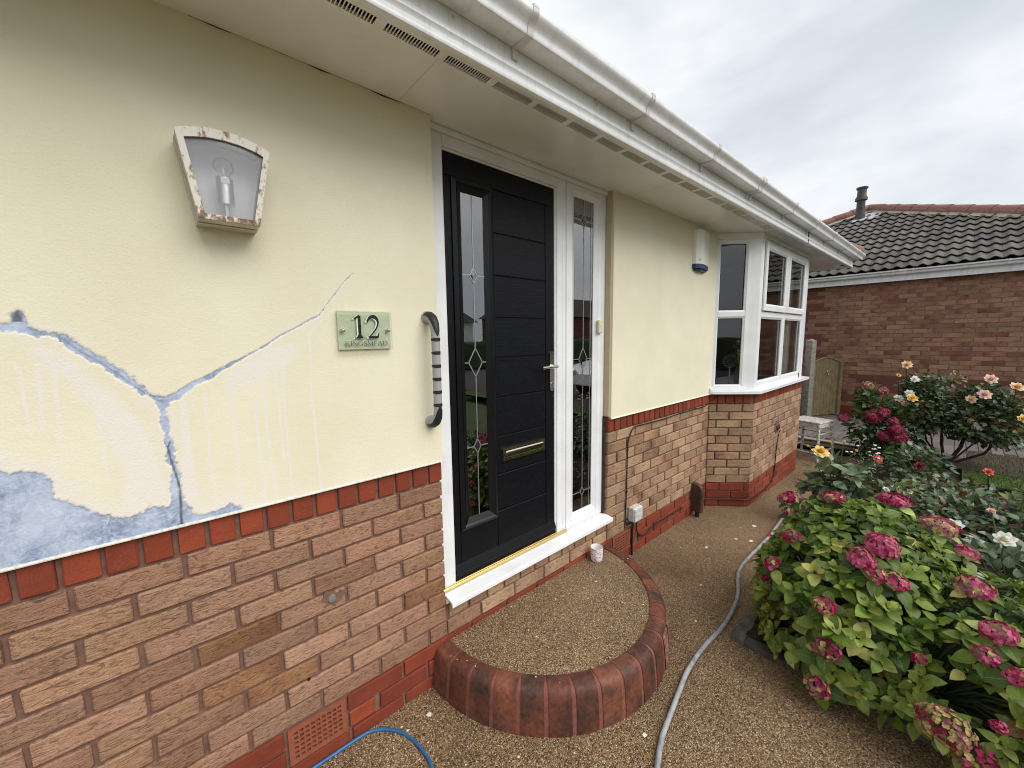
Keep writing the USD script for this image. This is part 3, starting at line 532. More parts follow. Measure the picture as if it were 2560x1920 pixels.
# vents in the brickwork, a patched hole
def air_brick(x0, x1, z0, z1, nx, nz):
    pl = sbox(x0, z0, x1, z1); cw, chh = (x1-x0-.03)/nx, (z1-z0-.026)/nz
    pl = pl.difference(unary_union([sbox(x0+.015+cw*i+cw*.16, z0+.013+chh*j+chh*.2, x0+.015+cw*(i+.84), z0+.013+chh*(j+.8)) for i in range(nx) for j in range(nz)]))
    a = xf('air_brick', H)
    MB().prism(pl, lambda p, q, d: np.stack([p, np.full(len(p), d), q], 1), -.003, .0065).build('grille', 'air_brick', a)
    MB().box(x0+.004, x1-.004, .0066, .0069, z0+.004, z1-.004).build('dark_backing', 'void', a)
mat('air_brick', ((.21, .062, .032), (.28, .085, .045)), .75, (30, 4, .3, .7), (160, .001, 2))
air_brick(AB1[0]+.004, AB1[1]-.004, .060, .200, 9, 6); air_brick(AB2[0]+.004, AB2[1]-.004, .060, .200, 9, 6)
a = xf('air_brick', H)
pl = sbox(AB3[0]+.004, .060, AB3[1]-.004, .2).difference(unary_union([sbox(3.825, .075+.026*j, 3.965, .090+.026*j) for j in range(5)]))
MB().prism(pl, lambda p, q, d: np.stack([p, np.full(len(p), d), q], 1), -.003, .0065).build('grille', 'red_brick_a', a); MB().box(3.81, 3.98, .0066, .0069, .064, .196).build('dark_backing', 'void', a)
pm = [(.706+(.040+.010*math.sin(3*t+1)+.006*math.sin(7*t))*math.cos(t), .627+(.027+.007*math.sin(4*t)+.004*math.sin(9*t+2))*math.sin(t)) for t in np.linspace(0, 6.283, 48)[:-1]]
MB().prism(Polygon(pm).buffer(0), lambda p, q, d: np.stack([p, np.full(len(p), d), q], 1), -.003, .004).build('mortar_patch', 'mortar', H)
MB().lathe([(0, .0055), (.013, .005), (.015, .0)], (.703, -.003, .629), 12, (0, -1, 0)).build('hole_plug', 'filler_grey', H)
MB().lathe([(0, .004), (.005, .003), (.006, .0)], (.607, -.0005, .357), 10, (0, -1, 0)).build('weep_hole', 'void', H)

# ------------------------------------------------------------------ eaves
ZS = 2.463
def E_(x): return -.010*(x-1.25)
EX = [(-1.3, E_(-1.3), 0), (7.2, E_(7.2), 0)]
def strip(y0, y1, z0, z1): return [(y0, z0), (y1, z0), (y1, z1), (y0, z1)]
MB().profile(strip(-.3015, .12, ZS, ZS+.01), [(-1.3, 0, 0), (-1.29, 0, 0), (7.2, 0, 0)]).build('soffit', 'soffit_pvc', H)
MB().profile(strip(-.385, -.338, ZS, ZS+.01), EX).build('soffit_edge', 'soffit_pvc', H)
MB().box(6.0, 7.2, .12, 3.5, ZS, ZS+.01).build('soffit', 'soffit_pvc', H)
MB().profile(strip(-.35, -.28, ZS+.0105, ZS+.02), EX).build('vent_void', 'void', H)
for k in range(-6, 32):
    x0 = .873+.1985*k; g = MB()
    if x0 > 7.0: break
    e = E_(x0)
    e2 = lambda x: E_(x)
    bars = [(x0-.0275, x0)]+[(x0+.0095*i+.0063, x0+.0095*(i+1)) for i in range(18)]
    for b0, b1 in bars:
        g.add([[b0, -.302+E_(b0)*.0, ZS], [b1, -.302, ZS], [b1, -.3385+E_(b1), ZS], [b0, -.3385+E_(b0), ZS], [b0, -.302, ZS+.0014], [b1, -.302, ZS+.0014], [b1, -.3385+E_(b1), ZS+.0014], [b0, -.3385+E_(b0), ZS+.0014]],
              [[0, 1, 2, 3], [0, 3, 7, 4], [1, 5, 6, 2], [4, 7, 6, 5]])
    g.build('soffit_vent', 'soffit_pvc', H)
for x in (-.35, 1.052, 2.62, 3.62, 4.95): MB().box(x, x+.0016, -.3, -.014, ZS-.0008, ZS+.001).build('soffit_joint', 'box_grey', H)
gr_ = random.Random(4); gp = MB(); xx = np.linspace(.45, 1.187, 60)
wv = .0008+.0028*np.clip(meshkit.fbm(np.stack([xx*14, xx*0, xx*0], 1), 3, 8)-.42, 0, 1)*3
gp.add(np.vstack([np.column_stack([xx, np.full(60, -.0132), np.full(60, ZS-.0003)]), np.column_stack([xx, np.full(60, -.0132), ZS-wv])]), np.stack([np.arange(59), np.arange(59)+60, np.arange(59)+61, np.arange(59)+1], 1)).build('gap_line', 'void', H)
FP = [(-.378, 2.463), (-.378, 2.446), (-.383, 2.4385), (-.393, 2.4365), (-.401, 2.440), (-.404, 2.448), (-.4025, 2.456), (-.3985, 2.461), (-.398, 2.467), (-.4005, 2.474), (-.405, 2.479), (-.4055, 2.487), (-.402, 2.494), (-.3985, 2.497), (-.3985, 2.63), (-.378, 2.63)]
MB().profile(FP, EX).build('fascia', 'gutter_pvc', H, smooth=35)
MB().box(7.18, 7.2, -.45, 3.5, 2.44, 2.63).build('fascia', 'gutter_pvc', H)
MB().box(5.0, 5.0015, -.4065+E_(5), -.39+E_(5), 2.436, 2.60).build('fascia_joint', 'seal', H)
for x in (.62, 1.05, 1.74, 2.35, 2.95, 3.55, 4.2): MB().lathe([(0, .003), (.005, .002), (.006, 0)], (x, -.3985+E_(x), 2.527), 8, (0, -1, 0)).build('fixing_cap', 'box_grey', H)
outer = [(-.4, 2.5445), (-.466, 2.5415), (-.4735, 2.5435), (-.4765, 2.549), (-.477, 2.560), (-.480, 2.569), (-.4875, 2.577), (-.498, 2.585), (-.5035, 2.592), (-.505, 2.598), (-.505, 2.607), (-.5015, 2.6095), (-.498, 2.607)]
inner = [(-.498, 2.597), (-.4955, 2.591), (-.484, 2.582), (-.475, 2.573), (-.472, 2.560), (-.4715, 2.551), (-.466, 2.5465), (-.404, 2.549), (-.404, 2.600), (-.4, 2.600)]
gut = MB().profile(outer+inner, [(-1.3, E_(-1.3), 0), (7.32, E_(7.32), 0)]).build('gutter', 'gutter_pvc', H, smooth=40)
def bracket(x, w=.026):
    prof = [(y-.0028*(1 if i > 1 else .3), z-.0028*(1 if i < 5 else .35)) for i, (y, z) in enumerate(outer[:12])]
    prof = [(-.4, 2.508), (-.409, 2.5085), (-.4115, 2.5335)]+prof[1:]
    inn = [(y+.002, z+.002) for y, z in outer[:12]][::-1]
    b = MB().profile(prof+inn[:-1]+[(-.4, 2.546)], [(x-w/2, E_(x), 0), (x+w/2, E_(x), 0)])
    b.box(x-w/2, x+w/2, -.5085+E_(x), -.494+E_(x), 2.603, 2.617, .003)
    b.build('bracket', 'bracket_pvc', gut, smooth=35)
for x in (-.10, .595, 1.290, 1.995, 2.690, 3.395, 3.450, 4.185, 4.895, 5.600, 6.305, 6.95): bracket(x)
MB().profile([(y-.001, z-.001) for y, z in outer[:12]]+[(-.4, 2.6095)], [(7.32, E_(7.32), 0), (7.326, E_(7.32), 0)]).build('stop_end', 'gutter_pvc', gut)
# roof: near tiles one by one along the eave, the slope behind them
SL = math.tan(math.radians(24))
def tile_mesh(o, u, up, nrm, w, l, waves, th=.012, amp=.022, n=14, gap=.002):
    """one profiled roof tile: o lower left corner, u along the eave, up along the slope"""
    t = np.linspace(0, 1, n+1); h = amp*(np.cos(2*math.pi*waves*t+math.pi)*.5+.5)**1.3
    o, u, up, nrm = (np.asarray(k, float) for k in (o, u, up, nrm))
    def row(s, dz): return o+t[:, None]*w*u+s*up+(h+dz)[:, None]*nrm
    m = MB(); g = np.stack([row(.004, gap), row(0, gap+.004), row(0, gap+th), row(l, -.004)], 1)
    return m.grid(g)
upH = np.array([0, math.cos(math.atan(SL)), math.sin(math.atan(SL))]); nH = np.array([0, -math.sin(math.atan(SL)), math.cos(math.atan(SL))])
for k in range(26):
    x = -.4+.295*k
    tile_mesh((x, -.458+E_(x), 2.602), UX, upH, nH, .293, .36, 2).build('roof_tile', TIL[k % 3], H, smooth=True)
MB().add([[-1.3, -.40, 2.636], [7.25, -.45, 2.634], [5.0, 3.6, 2.636+4.0*SL], [-1.3, 3.6, 2.636+4.0*SL]], [[0, 1, 2, 3]]).build('roof', 'roof_tile_a', H)
MB().tube([[7.30, -.50, 2.645], [7.0, -.20, 2.79], [6.7, .10, 2.93]], .075, 12).build('hip_tile', 'hip_tile', H, smooth=50)

# ------------------------------------------------------------------ front door
FD = xf('front_door', H)
def fb(name, x0, x1, y0, y1, z0, z1, m='white_pvc', ch=.003, **k): return MB().box(x0, x1, y0, y1, z0, z1, ch).build(name, m, FD, **k)
fb('door_frame', 1.187, 1.268, .040, .11, .402, 2.4395); fb('door_frame', 1.2685, 1.9855, .040, .11, 2.392, 2.4395); fb('door_frame', 1.986, 2.0610, .040, .11, .402, 2.4395)
fb('frame_bead', 1.2685, 1.9855, .048, .10, 2.381, 2.3915); fb('frame_bead', 1.9740, 1.9857, .047, .10, .44, 2.391); fb('frame_bead', 1.2683, 1.2725, .047, .10, .44, 2.391)
fb('head_trim', 1.187, 2.4365, .024, .10, 2.4398, 2.4625, ch=.005)
fb('coupling_groove', 2.0612, 2.0668, .050, .10, .402, 2.4395, 'gutter_pvc', 0)
fb('sidelight_frame', 2.067, 2.118, .040, .11, .402, 2.4395); fb('sidelight_frame', 2.362, 2.4345, .040, .11, .402, 2.4395); fb('sidelight_frame', 2.1182, 2.3618, .040, .11, 2.409, 2.4395); fb('sidelight_frame', 2.1182, 2.3618, .040, .11, .402, .452)
fb('frame_line', 2.3985, 2.4005, .0385, .045, .41, 2.43, 'gutter_pvc', 0); fb('frame_line', 2.0325, 2.0340, .0385, .045, .41, 2.43, 'gutter_pvc', 0)
def bead_frame(x0, x1, z0, z1, w, y0, y1, name, m, parent):
    """mitred sloping beads round an opening: outer edge x0..z1 at depth y0, inner edge w inside at depth y1"""
    o = [(x0, z0), (x1, z0), (x1, z1), (x0, z1)]; i = [(x0+w, z0+w), (x1-w, z0+w), (x1-w, z1-w), (x0+w, z1-w)]
    for k in range(4):
        j = (k+1) % 4
        P = [(o[k][0], y0, o[k][1]), (o[j][0], y0, o[j][1]), (i[j][0], y1, i[j][1]), (i[k][0], y1, i[k][1])]
        P += [(a, b+.012, c) for a, b, c in P]
        MB().add(P, [[0, 1, 2, 3], [2, 6, 7, 3], [0, 4, 5, 1]]).build(name, m, parent)
bead_frame(2.1185, 2.3615, .4525, 2.4085, .028, .042, .056, 'glazing_bead', 'white_pvc', FD)
fb('sidelight_pane', 2.13, 2.35, .0600, .0606, .465, 2.40, 'door_glass', 0)
def came(segs, y, w=.0045):
    m = MB()
    for (x0, z0), (x1, z1) in segs:
        d = np.array([x1-x0, z1-z0]); L_ = np.linalg.norm(d); q = np.array([-d[1], d[0]])/L_*w/2
        P = [(x0+q[0], z0+q[1]), (x1+q[0], z1+q[1]), (x1-q[0], z1-q[1]), (x0-q[0], z0-q[1])]
        m.prism(Polygon(P), lambda p, r, dd: np.stack([p, np.full(len(p), dd), r], 1), y-.0018, y)
    return m
def lead_glass(xc, x0, x1, z0, z1, zd, y, extra=()):
    seg = list(extra); zz = sorted(zd)
    cuts = [z0]+[v for (z, hw, hh) in zz for v in (z-hh, z+hh)]+[z1]
    for k in range(0, len(cuts), 2): seg.append(((xc, cuts[k]), (xc, cuts[k+1])))
    for z, hw, hh in zz:
        seg += [((xc-hw, z), (xc, z+hh)), ((xc, z+hh), (xc+hw, z)), ((xc+hw, z), (xc, z-hh)), ((xc, z-hh), (xc-hw, z)), ((x0, z), (xc-hw, z)), ((xc+hw, z), (x1, z))]
    came(seg, y).build('lead_pattern', 'lead_came', FD)
    for z, hw, hh in zz:
        MB().add([(xc, y-.001, z+hh*.93), (xc+hw*.93, y-.001, z), (xc, y-.001, z-hh*.93), (xc-hw*.93, y-.001, z), (xc, y-.0065, z)], [[0, 4, 1], [1, 4, 2], [2, 4, 3], [3, 4, 0]]).build('bevelled_diamond', 'bulb_glass', FD)
lead_glass(2.243, 2.146, 2.334, .48, 2.38, [(2.262, .024, .042), (1.446, .040, .068), (.596, .018, .032)], .0598, [((2.312, .48), (2.312, 2.38))])
# the leaf
fb('leaf_core', 1.2727, 1.9738, .0575, .10, .447, 2.3805, 'black_door', 0)
K = 'black_door'
fb('top_rail', 1.273, 1.9735, .0520, .0574, 2.284, 2.380, K, .0015); fb('hinge_stile', 1.273, 1.311, .0520, .0574, .448, 2.2825, K, .0015); fb('lock_stile', 1.9065, 1.9735, .0520, .0574, .448, 2.2825, K, .0015)
fb('bottom_rail', 1.3125, 1.5415, .0520, .0574, .448, .652, K, .0015)
zl = [.448, .682, .880, 1.082, 1.282, 1.483, 1.681, 1.883, 2.082, 2.2825]
for a, b in zip(zl[:-1], zl[1:]): fb('plank', 1.5445, 1.9030, .0518, .0574, a+.0028, b-.0028, K, .0025)
bead_frame(1.3125, 1.5405, .654, 2.2815, .018, .046, .036, 'glass_moulding', 'black_gloss', FD); bead_frame(1.3305, 1.5225, .672, 2.2635, .010, .036, .0455, 'glass_moulding', 'black_gloss', FD); bead_frame(1.3405, 1.5125, .682, 2.2535, .024, .043, .0555, 'glass_moulding', 'black_gloss', FD)
fb('door_pane', 1.350, 1.505, .0566, .0572, .69, 2.247, 'door_glass', 0)
lead_glass(1.4265, 1.364, 1.489, .706, 2.23, [(1.872, .021, .036), (1.466, .040, .068), (1.056, .021, .036)], .0564)
MB().add([(1.276, .0515, .494), (1.972, .0515, .494), (1.972, .034, .452), (1.276, .034, .452), (1.276, .0515, .448), (1.972, .0515, .448)], [[0, 3, 2, 1], [3, 4, 5, 2], [0, 4, 3, 3], [1, 2, 5, 5]]).build('drip_bar', 'black_gloss', FD)
th = fb('threshold', 1.188, 2.0608, .026, .052, .3985, .4105, 'brass_strip', .001)
for y in (.028, .040): MB().box(1.19, 2.060, y, y+.005, .4106, .4145, .0015).build('ridge', 'brass_strip', th)
fb('threshold_step', 1.268, 1.986, .0522, .10, .400, .444, 'black_gloss', .001)
MB().profile([(-.046, .3655), (-.046, .383), (-.0435, .3875), (-.038, .389), (.054, .3985), (.054, .388), (-.034, .379), (-.037, .3655)], [(1.193, 0, 0), (2.440, 0, 0)]).build('door_cill', 'white_pvc', FD, smooth=40)
MB().box(1.1895, 2.436, .0005, .06, .3625, .3795).build('cill_base', 'white_pvc', FD)
# furniture of the door
hd = xf('handle', FD)
MB().prism(LineString([(1.9475, 1.292), (1.9475, 1.488)]).buffer(.0155), lambda p, q, d: np.stack([p, np.full(len(p), d), q], 1), .044, .0519).build('handle_plate', 'chrome', FD)
MB().tube([(1.9475, .044, 1.418), (1.9475, .012, 1.418)], .0085, 12).build('handle_spindle', 'chrome', FD, smooth=50)
MB().tube([(1.957, .010, 1.419), (1.92, .006, 1.4195), (1.86, .007, 1.417), (1.838, .009, 1.415)], [.0095, .0085, .008, .0085], 12).build('handle_lever', 'chrome', FD, smooth=50)
MB().lathe([(0, .0035), (.0075, .0035), (.0085, .0)], (1.9475, .044, 1.318), 14, (0, -1, 0)).build('lock_cylinder', 'steel', FD)
MB().box(1.9462, 1.9488, .0395, .0404, 1.312, 1.324).build('keyhole', 'void', FD)
stage.RemovePrim(hd.GetPath())
lb = sbox(1.582, .949, 1.880, 1.008).buffer(.004)
MB().prism(lb.difference(sbox(1.592, .958, 1.870, .999)), lambda p, q, d: np.stack([p, np.full(len(p), d), q], 1), .041, .0517).build('letterbox_surround', 'chrome', FD)
MB().profile([(.045, .960), (.043, .985), (.037, .9935), (.039, .9975), (.049, .9975), (.049, .960)], [(1.594, 0, 0), (1.868, 0, 0)]).build('letterbox_flap', 'chrome', FD, smooth=60)

# ------------------------------------------------------------------ bay window
BW = xf('bay_window', H)
def bw(name, o, u, n_, a0, a1, d0, d1, z0, z1, m='white_pvc', ch=.003): return MB().obox(o, u, n_, a0, a1, d0, d1, z0, z1, ch).build(name, m, BW)
sp = (A, uS, nS); fr = (B, uF, nF)
poly_in = [(3.97, -.030), (4.002, -.048)]
sill = Polygon([(3.955, -.0135), (3.975, -.044), (4.262, -.333), (5.975, -.333), (6.25, -.05), (6.25, .1), (3.955, .1)])
MB().prism(sill, lambda p, q, d: np.stack([p, q, np.full(len(p), d)], 1), 1.0515, 1.0755).build('window_sill', 'white_pvc', BW)
bw('frame_bottom', *sp, .012, .318, -.07, -.012, 1.076, 1.118); bw('frame_jamb', *sp, .012, .040, -.07, -.012, 1.1182, 2.409); bw('frame_jamb', *sp, .280, .318, -.07, -.012, 1.1182, 2.409); bw('frame_head', *sp, .0402, .2798, -.07, -.012, 2.384, 2.409); bw('transom', *sp, .0402, .2798, -.07, -.013, 1.740, 1.786)
def bead2(o, u, n_, a0, a1, z0, z1, w, d0, d1):
    oo = [(a0, z0), (a1, z0), (a1, z1), (a0, z1)]; ii = [(a0+w, z0+w), (a1-w, z0+w), (a1-w, z1-w), (a0+w, z1-w)]
    pt = lambda a, d, z: np.asarray(o)+a*np.asarray(u)+d*np.asarray(n_)+np.array([0, 0, z]); m = MB()
    for k in range(4):
        j = (k+1) % 4
        m.add([pt(oo[k][0], d0, oo[k][1]), pt(oo[j][0], d0, oo[j][1]), pt(ii[j][0], d1, ii[j][1]), pt(ii[k][0], d1, ii[k][1]), pt(ii[k][0], d1-.014, ii[k][1]), pt(ii[j][0], d1-.014, ii[j][1])], [[0, 1, 2, 3], [3, 2, 5, 4]])
    m.build('glazing_bead', 'white_pvc', BW)
    s = MB(); P = [pt(*q) for q in ((a0+w, d1-.010, z0+w), (a1-w, d1-.010, z0+w), (a1-w, d1-.010, z1-w), (a0+w, d1-.010, z1-w))]
    g = .006; Q_ = [pt(*q) for q in ((a0+w+g, d1-.010, z0+w+g), (a1-w-g, d1-.010, z0+w+g), (a1-w-g, d1-.010, z1-w-g), (a0+w+g, d1-.010, z1-w-g))]
    s.add(P+Q_, [[0, 1, 5, 4], [1, 2, 6, 5], [2, 3, 7, 6], [3, 0, 4, 7]]).build('gasket', 'seal', BW)
    MB().add([pt(a0+w, d1-.012, z0+w), pt(a1-w, d1-.012, z0+w), pt(a1-w, d1-.012, z1-w), pt(a0+w, d1-.012, z1-w)], [[0, 1, 2, 3]]).build('pane', 'window_glass', BW)
bead2(*sp, .0402, .2798, 1.1183, 1.7398, .012, -.014, -.022); bead2(*sp, .0402, .2798, 1.7862, 2.3838, .012, -.014, -.022)
MB().prism(Polygon([(4.0+.32*S2+.005, -.32*S2+.012), (4.2815, -.272), (4.355, -.272), (4.355, -.22), (4.28, -.20)]), lambda p, q, d: np.stack([p, q, np.full(len(p), d)], 1), 1.0757, 2.4235).build('corner_post', 'white_pvc', BW)
bw('head_trim', *sp, .010, .40, -.07, -.002, 2.4095, 2.4625); bw('head_trim', *fr, .0, 1.56, -.07, -.002, 2.4240, 2.4625)
# front: frame, two opening sashes above, two fixed lights below
bw('frame_bottom', *fr, .0755, 1.535, -.07, -.014, 1.076, 1.140); bw('frame_jamb', *fr, .0755, .0985, -.07, -.014, 1.1402, 2.4235); bw('frame_jamb', *fr, 1.492, 1.560, -.07, -.014, 1.076, 2.4235); bw('frame_head', *fr, .0987, 1.4918, -.07, -.014, 2.396, 2.4235)
bw('transom', *fr, .0987, 1.4918, -.07, -.014, 1.738, 1.790); bw('mullion', *fr, .772, .832, -.07, -.014, 1.1402, 1.7378); bw('mullion', *fr, .778, .820, -.07, -.016, 1.7902, 2.3958)
bead2(*fr, .0987, .7718, 1.1403, 1.7378, .014, -.016, -.024); bead2(*fr, .8322, 1.4918, 1.1403, 1.7378, .014, -.016, -.024)
for a0, a1 in ((.0995, .7920), (.8060, 1.4910)):
    bw('sash', *fr, a0, a0+.050, -.013, .006, 1.7945, 2.395); bw('sash', *fr, a1-.050, a1, -.013, .006, 1.7945, 2.395)
    bw('sash', *fr, a0+.0502, a1-.0502, -.013, .006, 1.7945, 1.8445); bw('sash', *fr, a0+.0502, a1-.0502, -.013, .006, 2.345, 2.395)
    bead2(*fr, a0+.0502, a1-.0502, 1.8447, 2.3448, .013, .003, -.006)
# far splay of the bay and the room behind the glass
bw('far_side', C, (S2, S2, 0), (S2, -S2, 0), .0, .39, -.07, -.012, 1.076, 2.4235)
RM = xf('front_room', H)
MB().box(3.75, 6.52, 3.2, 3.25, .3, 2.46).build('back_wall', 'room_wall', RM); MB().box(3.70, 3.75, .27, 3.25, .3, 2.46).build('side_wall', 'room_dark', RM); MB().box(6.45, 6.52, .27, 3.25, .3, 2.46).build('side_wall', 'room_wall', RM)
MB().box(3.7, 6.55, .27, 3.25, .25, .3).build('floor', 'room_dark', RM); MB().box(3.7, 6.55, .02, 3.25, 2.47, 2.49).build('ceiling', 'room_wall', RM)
MB().prism(Polygon([(4.1, .05), (4.31, -.19), (5.86, -.19), (6.1, .05), (6.1, .4), (4.1, .4)]), lambda p, q, d: np.stack([p, q, np.full(len(p), d)], 1), 1.050, 1.0745).build('inner_sill', 'white_pvc', RM)
def curtain(x0, x1, y, n, z0=1.08, z1=2.40, dx=.0, dy=.0):
    t = np.linspace(0, 1, n*8+1); X = x0+(x1-x0)*t; Y = y+dy*t+.016*np.sin(t*n*2*math.pi)+.006*np.sin(t*n*5.1)
    MB().grid(np.stack([np.stack([X, Y, np.full_like(X, z)], 1) for z in (z0, (z0+z1)/2, z1)], 1)).build('curtain', 'curtain_white', RM, smooth=True)
curtain(4.42, 4.62, -.15, 4, dy=.10); curtain(5.36, 5.82, -.14, 7)
MB().box(4.33, 5.86, -.215, -.19, 2.34, 2.40).build('curtain_rail', 'room_wall', RM)
d_hall = xf('hallway', H)
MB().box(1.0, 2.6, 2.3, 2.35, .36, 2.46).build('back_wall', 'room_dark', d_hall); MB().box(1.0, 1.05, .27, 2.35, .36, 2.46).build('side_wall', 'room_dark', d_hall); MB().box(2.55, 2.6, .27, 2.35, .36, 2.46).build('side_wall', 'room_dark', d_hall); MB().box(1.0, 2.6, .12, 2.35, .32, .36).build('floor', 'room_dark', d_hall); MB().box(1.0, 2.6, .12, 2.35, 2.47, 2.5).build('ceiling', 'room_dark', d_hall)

# ------------------------------------------------------------------ the doorstep: half round of bullnose bricks round a resin top
ST = thing('doorstep', 'half round doorstep of dark red bullnose bricks with gravel resin top', 'step')
SC = np.array([1.790, 0.0])
def arcs(r0, r1, z0, z1): pass
nb = 19; half = math.pi/nb
def rim_brick(k):
    """a wedge brick with a rounded outer top edge"""
    gap = .0035/.66 if k % 3 else .005/.66
    a0, a1 = math.pi+k*half*1.0, math.pi+(k+1)*half
    ri, ro = .596, .692
    prof = [(ri, -.02), (ri, .186), (.625, .188), (.648, .185), (.664, .176), (.674, .160), (.680, .13), (.690, .04), (ro, -.02)]
    m = MB(); V = []
    for a in np.linspace(a0, a1, 4):
        inset = 0
        V.append([(SC[0]+r*math.cos(a), SC[1]+r*math.sin(a), z) for r, z in prof])
    V = np.array(V)
    # pull the two ends in for the joints, wider on the outside
    for e, sgn in ((0, 1), (3, -1)):
        for q, (r, z) in enumerate(prof):
            w = .0025+.0075*np.clip((r-.61)/.06, 0, 1); a = (a0 if e == 0 else a1)+sgn*w/r
            V[e, q] = (SC[0]+r*math.cos(a), SC[1]+r*math.sin(a), z)
    n = len(prof); i = np.arange(n-1)
    fs = [np.stack([i+q*n, i+1+q*n, i+1+(q+1)*n, i+(q+1)*n], 1) for q in range(3)]
    m.add(V.reshape(-1, 3), np.vstack(fs))
    for e in (0, 3):
        tri = mapbox_earcut.triangulate_float64(np.array(prof), np.array([n], np.uint32)).reshape(-1, 3).astype(int); m.add(V[e], tri)
    return m
srng = random.Random(3)
for k in range(nb):
    flak = 11 <= k <= 14
    p = rim_brick(k).build('rim_brick', 'step_brick', ST, smooth=32, center=True)
PP = [(.600, -.02), (.600, .1835), (.625, .1855), (.646, .1825), (.661, .174), (.6705, .158), (.677, .13), (.687, .04), (.689, -.02)]
m = MB(); ang = np.linspace(math.pi+.003, 2*math.pi-.003, 80)
m.grid(np.array([[(SC[0]+r*math.cos(a), SC[1]+r*math.sin(a), z) for r, z in PP] for a in ang])).build('pointing', 'red_pointing', ST, smooth=40)
disc = [(SC[0]+.5965*math.cos(a), SC[1]+.5965*math.sin(a)) for a in np.linspace(math.pi, 2*math.pi, 60)]
rg = np.linspace(0, 1, 14); th_ = np.linspace(math.pi, 2*math.pi, 60)
m = MB().grid(np.array([[(SC[0]+.5962*r*math.cos(a), SC[1]-.001+.5962*r*math.sin(a), .178+.004*math.sin(r*2.6)) for r in rg] for a in th_]))
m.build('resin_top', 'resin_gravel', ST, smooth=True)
# paint that is flaking off the right of the rim: thin shells on the brick faces
for k in (11, 12, 13, 14):
    a0, a1 = math.pi+k*half+.016, math.pi+(k+1)*half-.016
    zz = [.015, .05, .09, .125, .150]
    g = [[(SC[0]+(r+.0012)*math.cos(a), SC[1]+(r+.0012)*math.sin(a), z) for r, z in ((.6915, .015), (.6895, .05), (.686, .09), (.6815, .122), (.677, .148), (.671, .164))] for a in np.linspace(a0, a1, 6)]
    MB().grid(np.array(g)).build('flaking_paint', 'step_brick_flaking', ST, smooth=True)

# ------------------------------------------------------------------ wall lamp
LP = thing('wall_lamp', 'rusty white wall lantern with arched top and clear bulb left of the door', 'lamp')
fo = [(.558, 1.9075), (.4195, 1.9075), (.389, 2.120), (.412, 2.130), (.437, 2.137), (.465, 2.1415), (.493, 2.1425), (.521, 2.1415), (.549, 2.136), (.574, 2.129), (.5965, 2.119)]
FO = Polygon(fo); FI = Polygon([(.546, 1.9215), (.434, 1.9215), (.406, 2.104), (.43, 2.111), (.46, 2.117), (.493, 2.119), (.525, 2.117), (.555, 2.111), (.580, 2.102)])
XZ = lambda p, q, d: np.stack([p, np.full(len(p), d), q], 1)
MB().prism(FO.difference(FI), XZ, -.116, -.111).build('front_frame', 'rusty_white', LP)
MB().prism(FO.buffer(-.0005).difference(FO.buffer(-.004)), XZ, -.1108, -.070).build('front_skirt', 'lamp_side', LP)
BO = Polygon([(x+(x-.49)*.015, z+(z-2.02)*.015) for x, z in fo])
MB().prism(BO.buffer(-.007).difference(BO.buffer(-.011)), XZ, -.075, -.012).build('seal_band', 'seal', LP)
MB().prism(BO.difference(BO.buffer(-.004)), XZ, -.066, -.0125).build('back_box', 'lamp_side', LP)
MB().prism(BO.buffer(-.0045), XZ, -.018, -.0126).build('back_plate', 'lamp_inside', LP)
MB().prism(FI.buffer(.004), XZ, -.1075, -.1055).build('lamp_pane', 'lamp_glass', LP)
bc = np.array([.489, -.062, 2.066]); tt = np.linspace(0, math.pi*.80, 12)
MB().lathe([(.0265*math.sin(t), .0265*math.cos(t)) for t in tt]+[(.0135, -.030), (.0125, -.034)], bc, 20).build('bulb', 'bulb_glass', LP, smooth=True)
MB().tube([(.489, -.062, 2.036), (.4885, -.062, 2.058), (.4895, -.062, 2.066)], [.004, .003, .002], 8).build('filament_stem', 'box_grey', LP)
MB().lathe([(.0, .0), (.0205, .0), (.0205, .071), (.019, .072), (.0, .072)], (.489, -.062, 1.965), 24).build('lampholder', 'steel', LP, smooth=50)
MB().prism(sbox(.4785, 2.018, .4985, 2.033), XZ, -.0842, -.0826).build('holder_label', 'cup_glaze', LP)
MB().tube([(.489, -.062, 1.913), (.489, -.062, 1.966)], .0072, 10).build('holder_stem', 'steel', LP)


# ------------------------------------------------------------------ house sign
SG = thing('house_sign', 'pale green house number plate reading 12 Kingsmead left of the door', 'sign')
MB().prism(sbox(.781, 1.547, .973, 1.684), XZ, -.0225, -.0165).build('back_plate', 'sign_back', SG)
MB().prism(sbox(.7795, 1.5455, .9745, 1.6855), XZ, -.0325, -.0285).build('glass_plate', 'sign_glass', SG)
for x in (.7945, .9595): MB().lathe([(0, .024), (.0045, .0235), (.0068, .0205), (.0068, .0), (.0068, -.008)], (x, -.0205, 1.6155), 16, (0, -1, 0)).build('standoff_screw', 'steel', SG, smooth=40)
def stroke(pts, w): return LineString(pts).buffer(w/2, cap_style=2, join_style=2)
def arc(cx, cy, rx, ry, a0, a1, n=16): return [(cx+rx*math.cos(math.radians(a)), cy+ry*math.sin(math.radians(a))) for a in np.linspace(a0, a1, n)]
def taper(pts, w0, w1, wm=None):
    P = np.array(pts); n = len(P); t = np.linspace(0, 1, n); w = w0+(w1-w0)*t if wm is None else np.interp(t, [0, .5, 1], [w0, wm, w1])
    d = np.gradient(P, axis=0); d /= np.linalg.norm(d, axis=1)[:, None]; q = np.stack([-d[:, 1], d[:, 0]], 1)*w[:, None]/2
    return Polygon(np.vstack([P+q, (P-q)[::-1]])).buffer(0)
TK, TN, SF = .15, .05, .045
def serif(x, y, w=.30): return sbox(x-w/2, y-SF/2, x+w/2, y+SF/2)
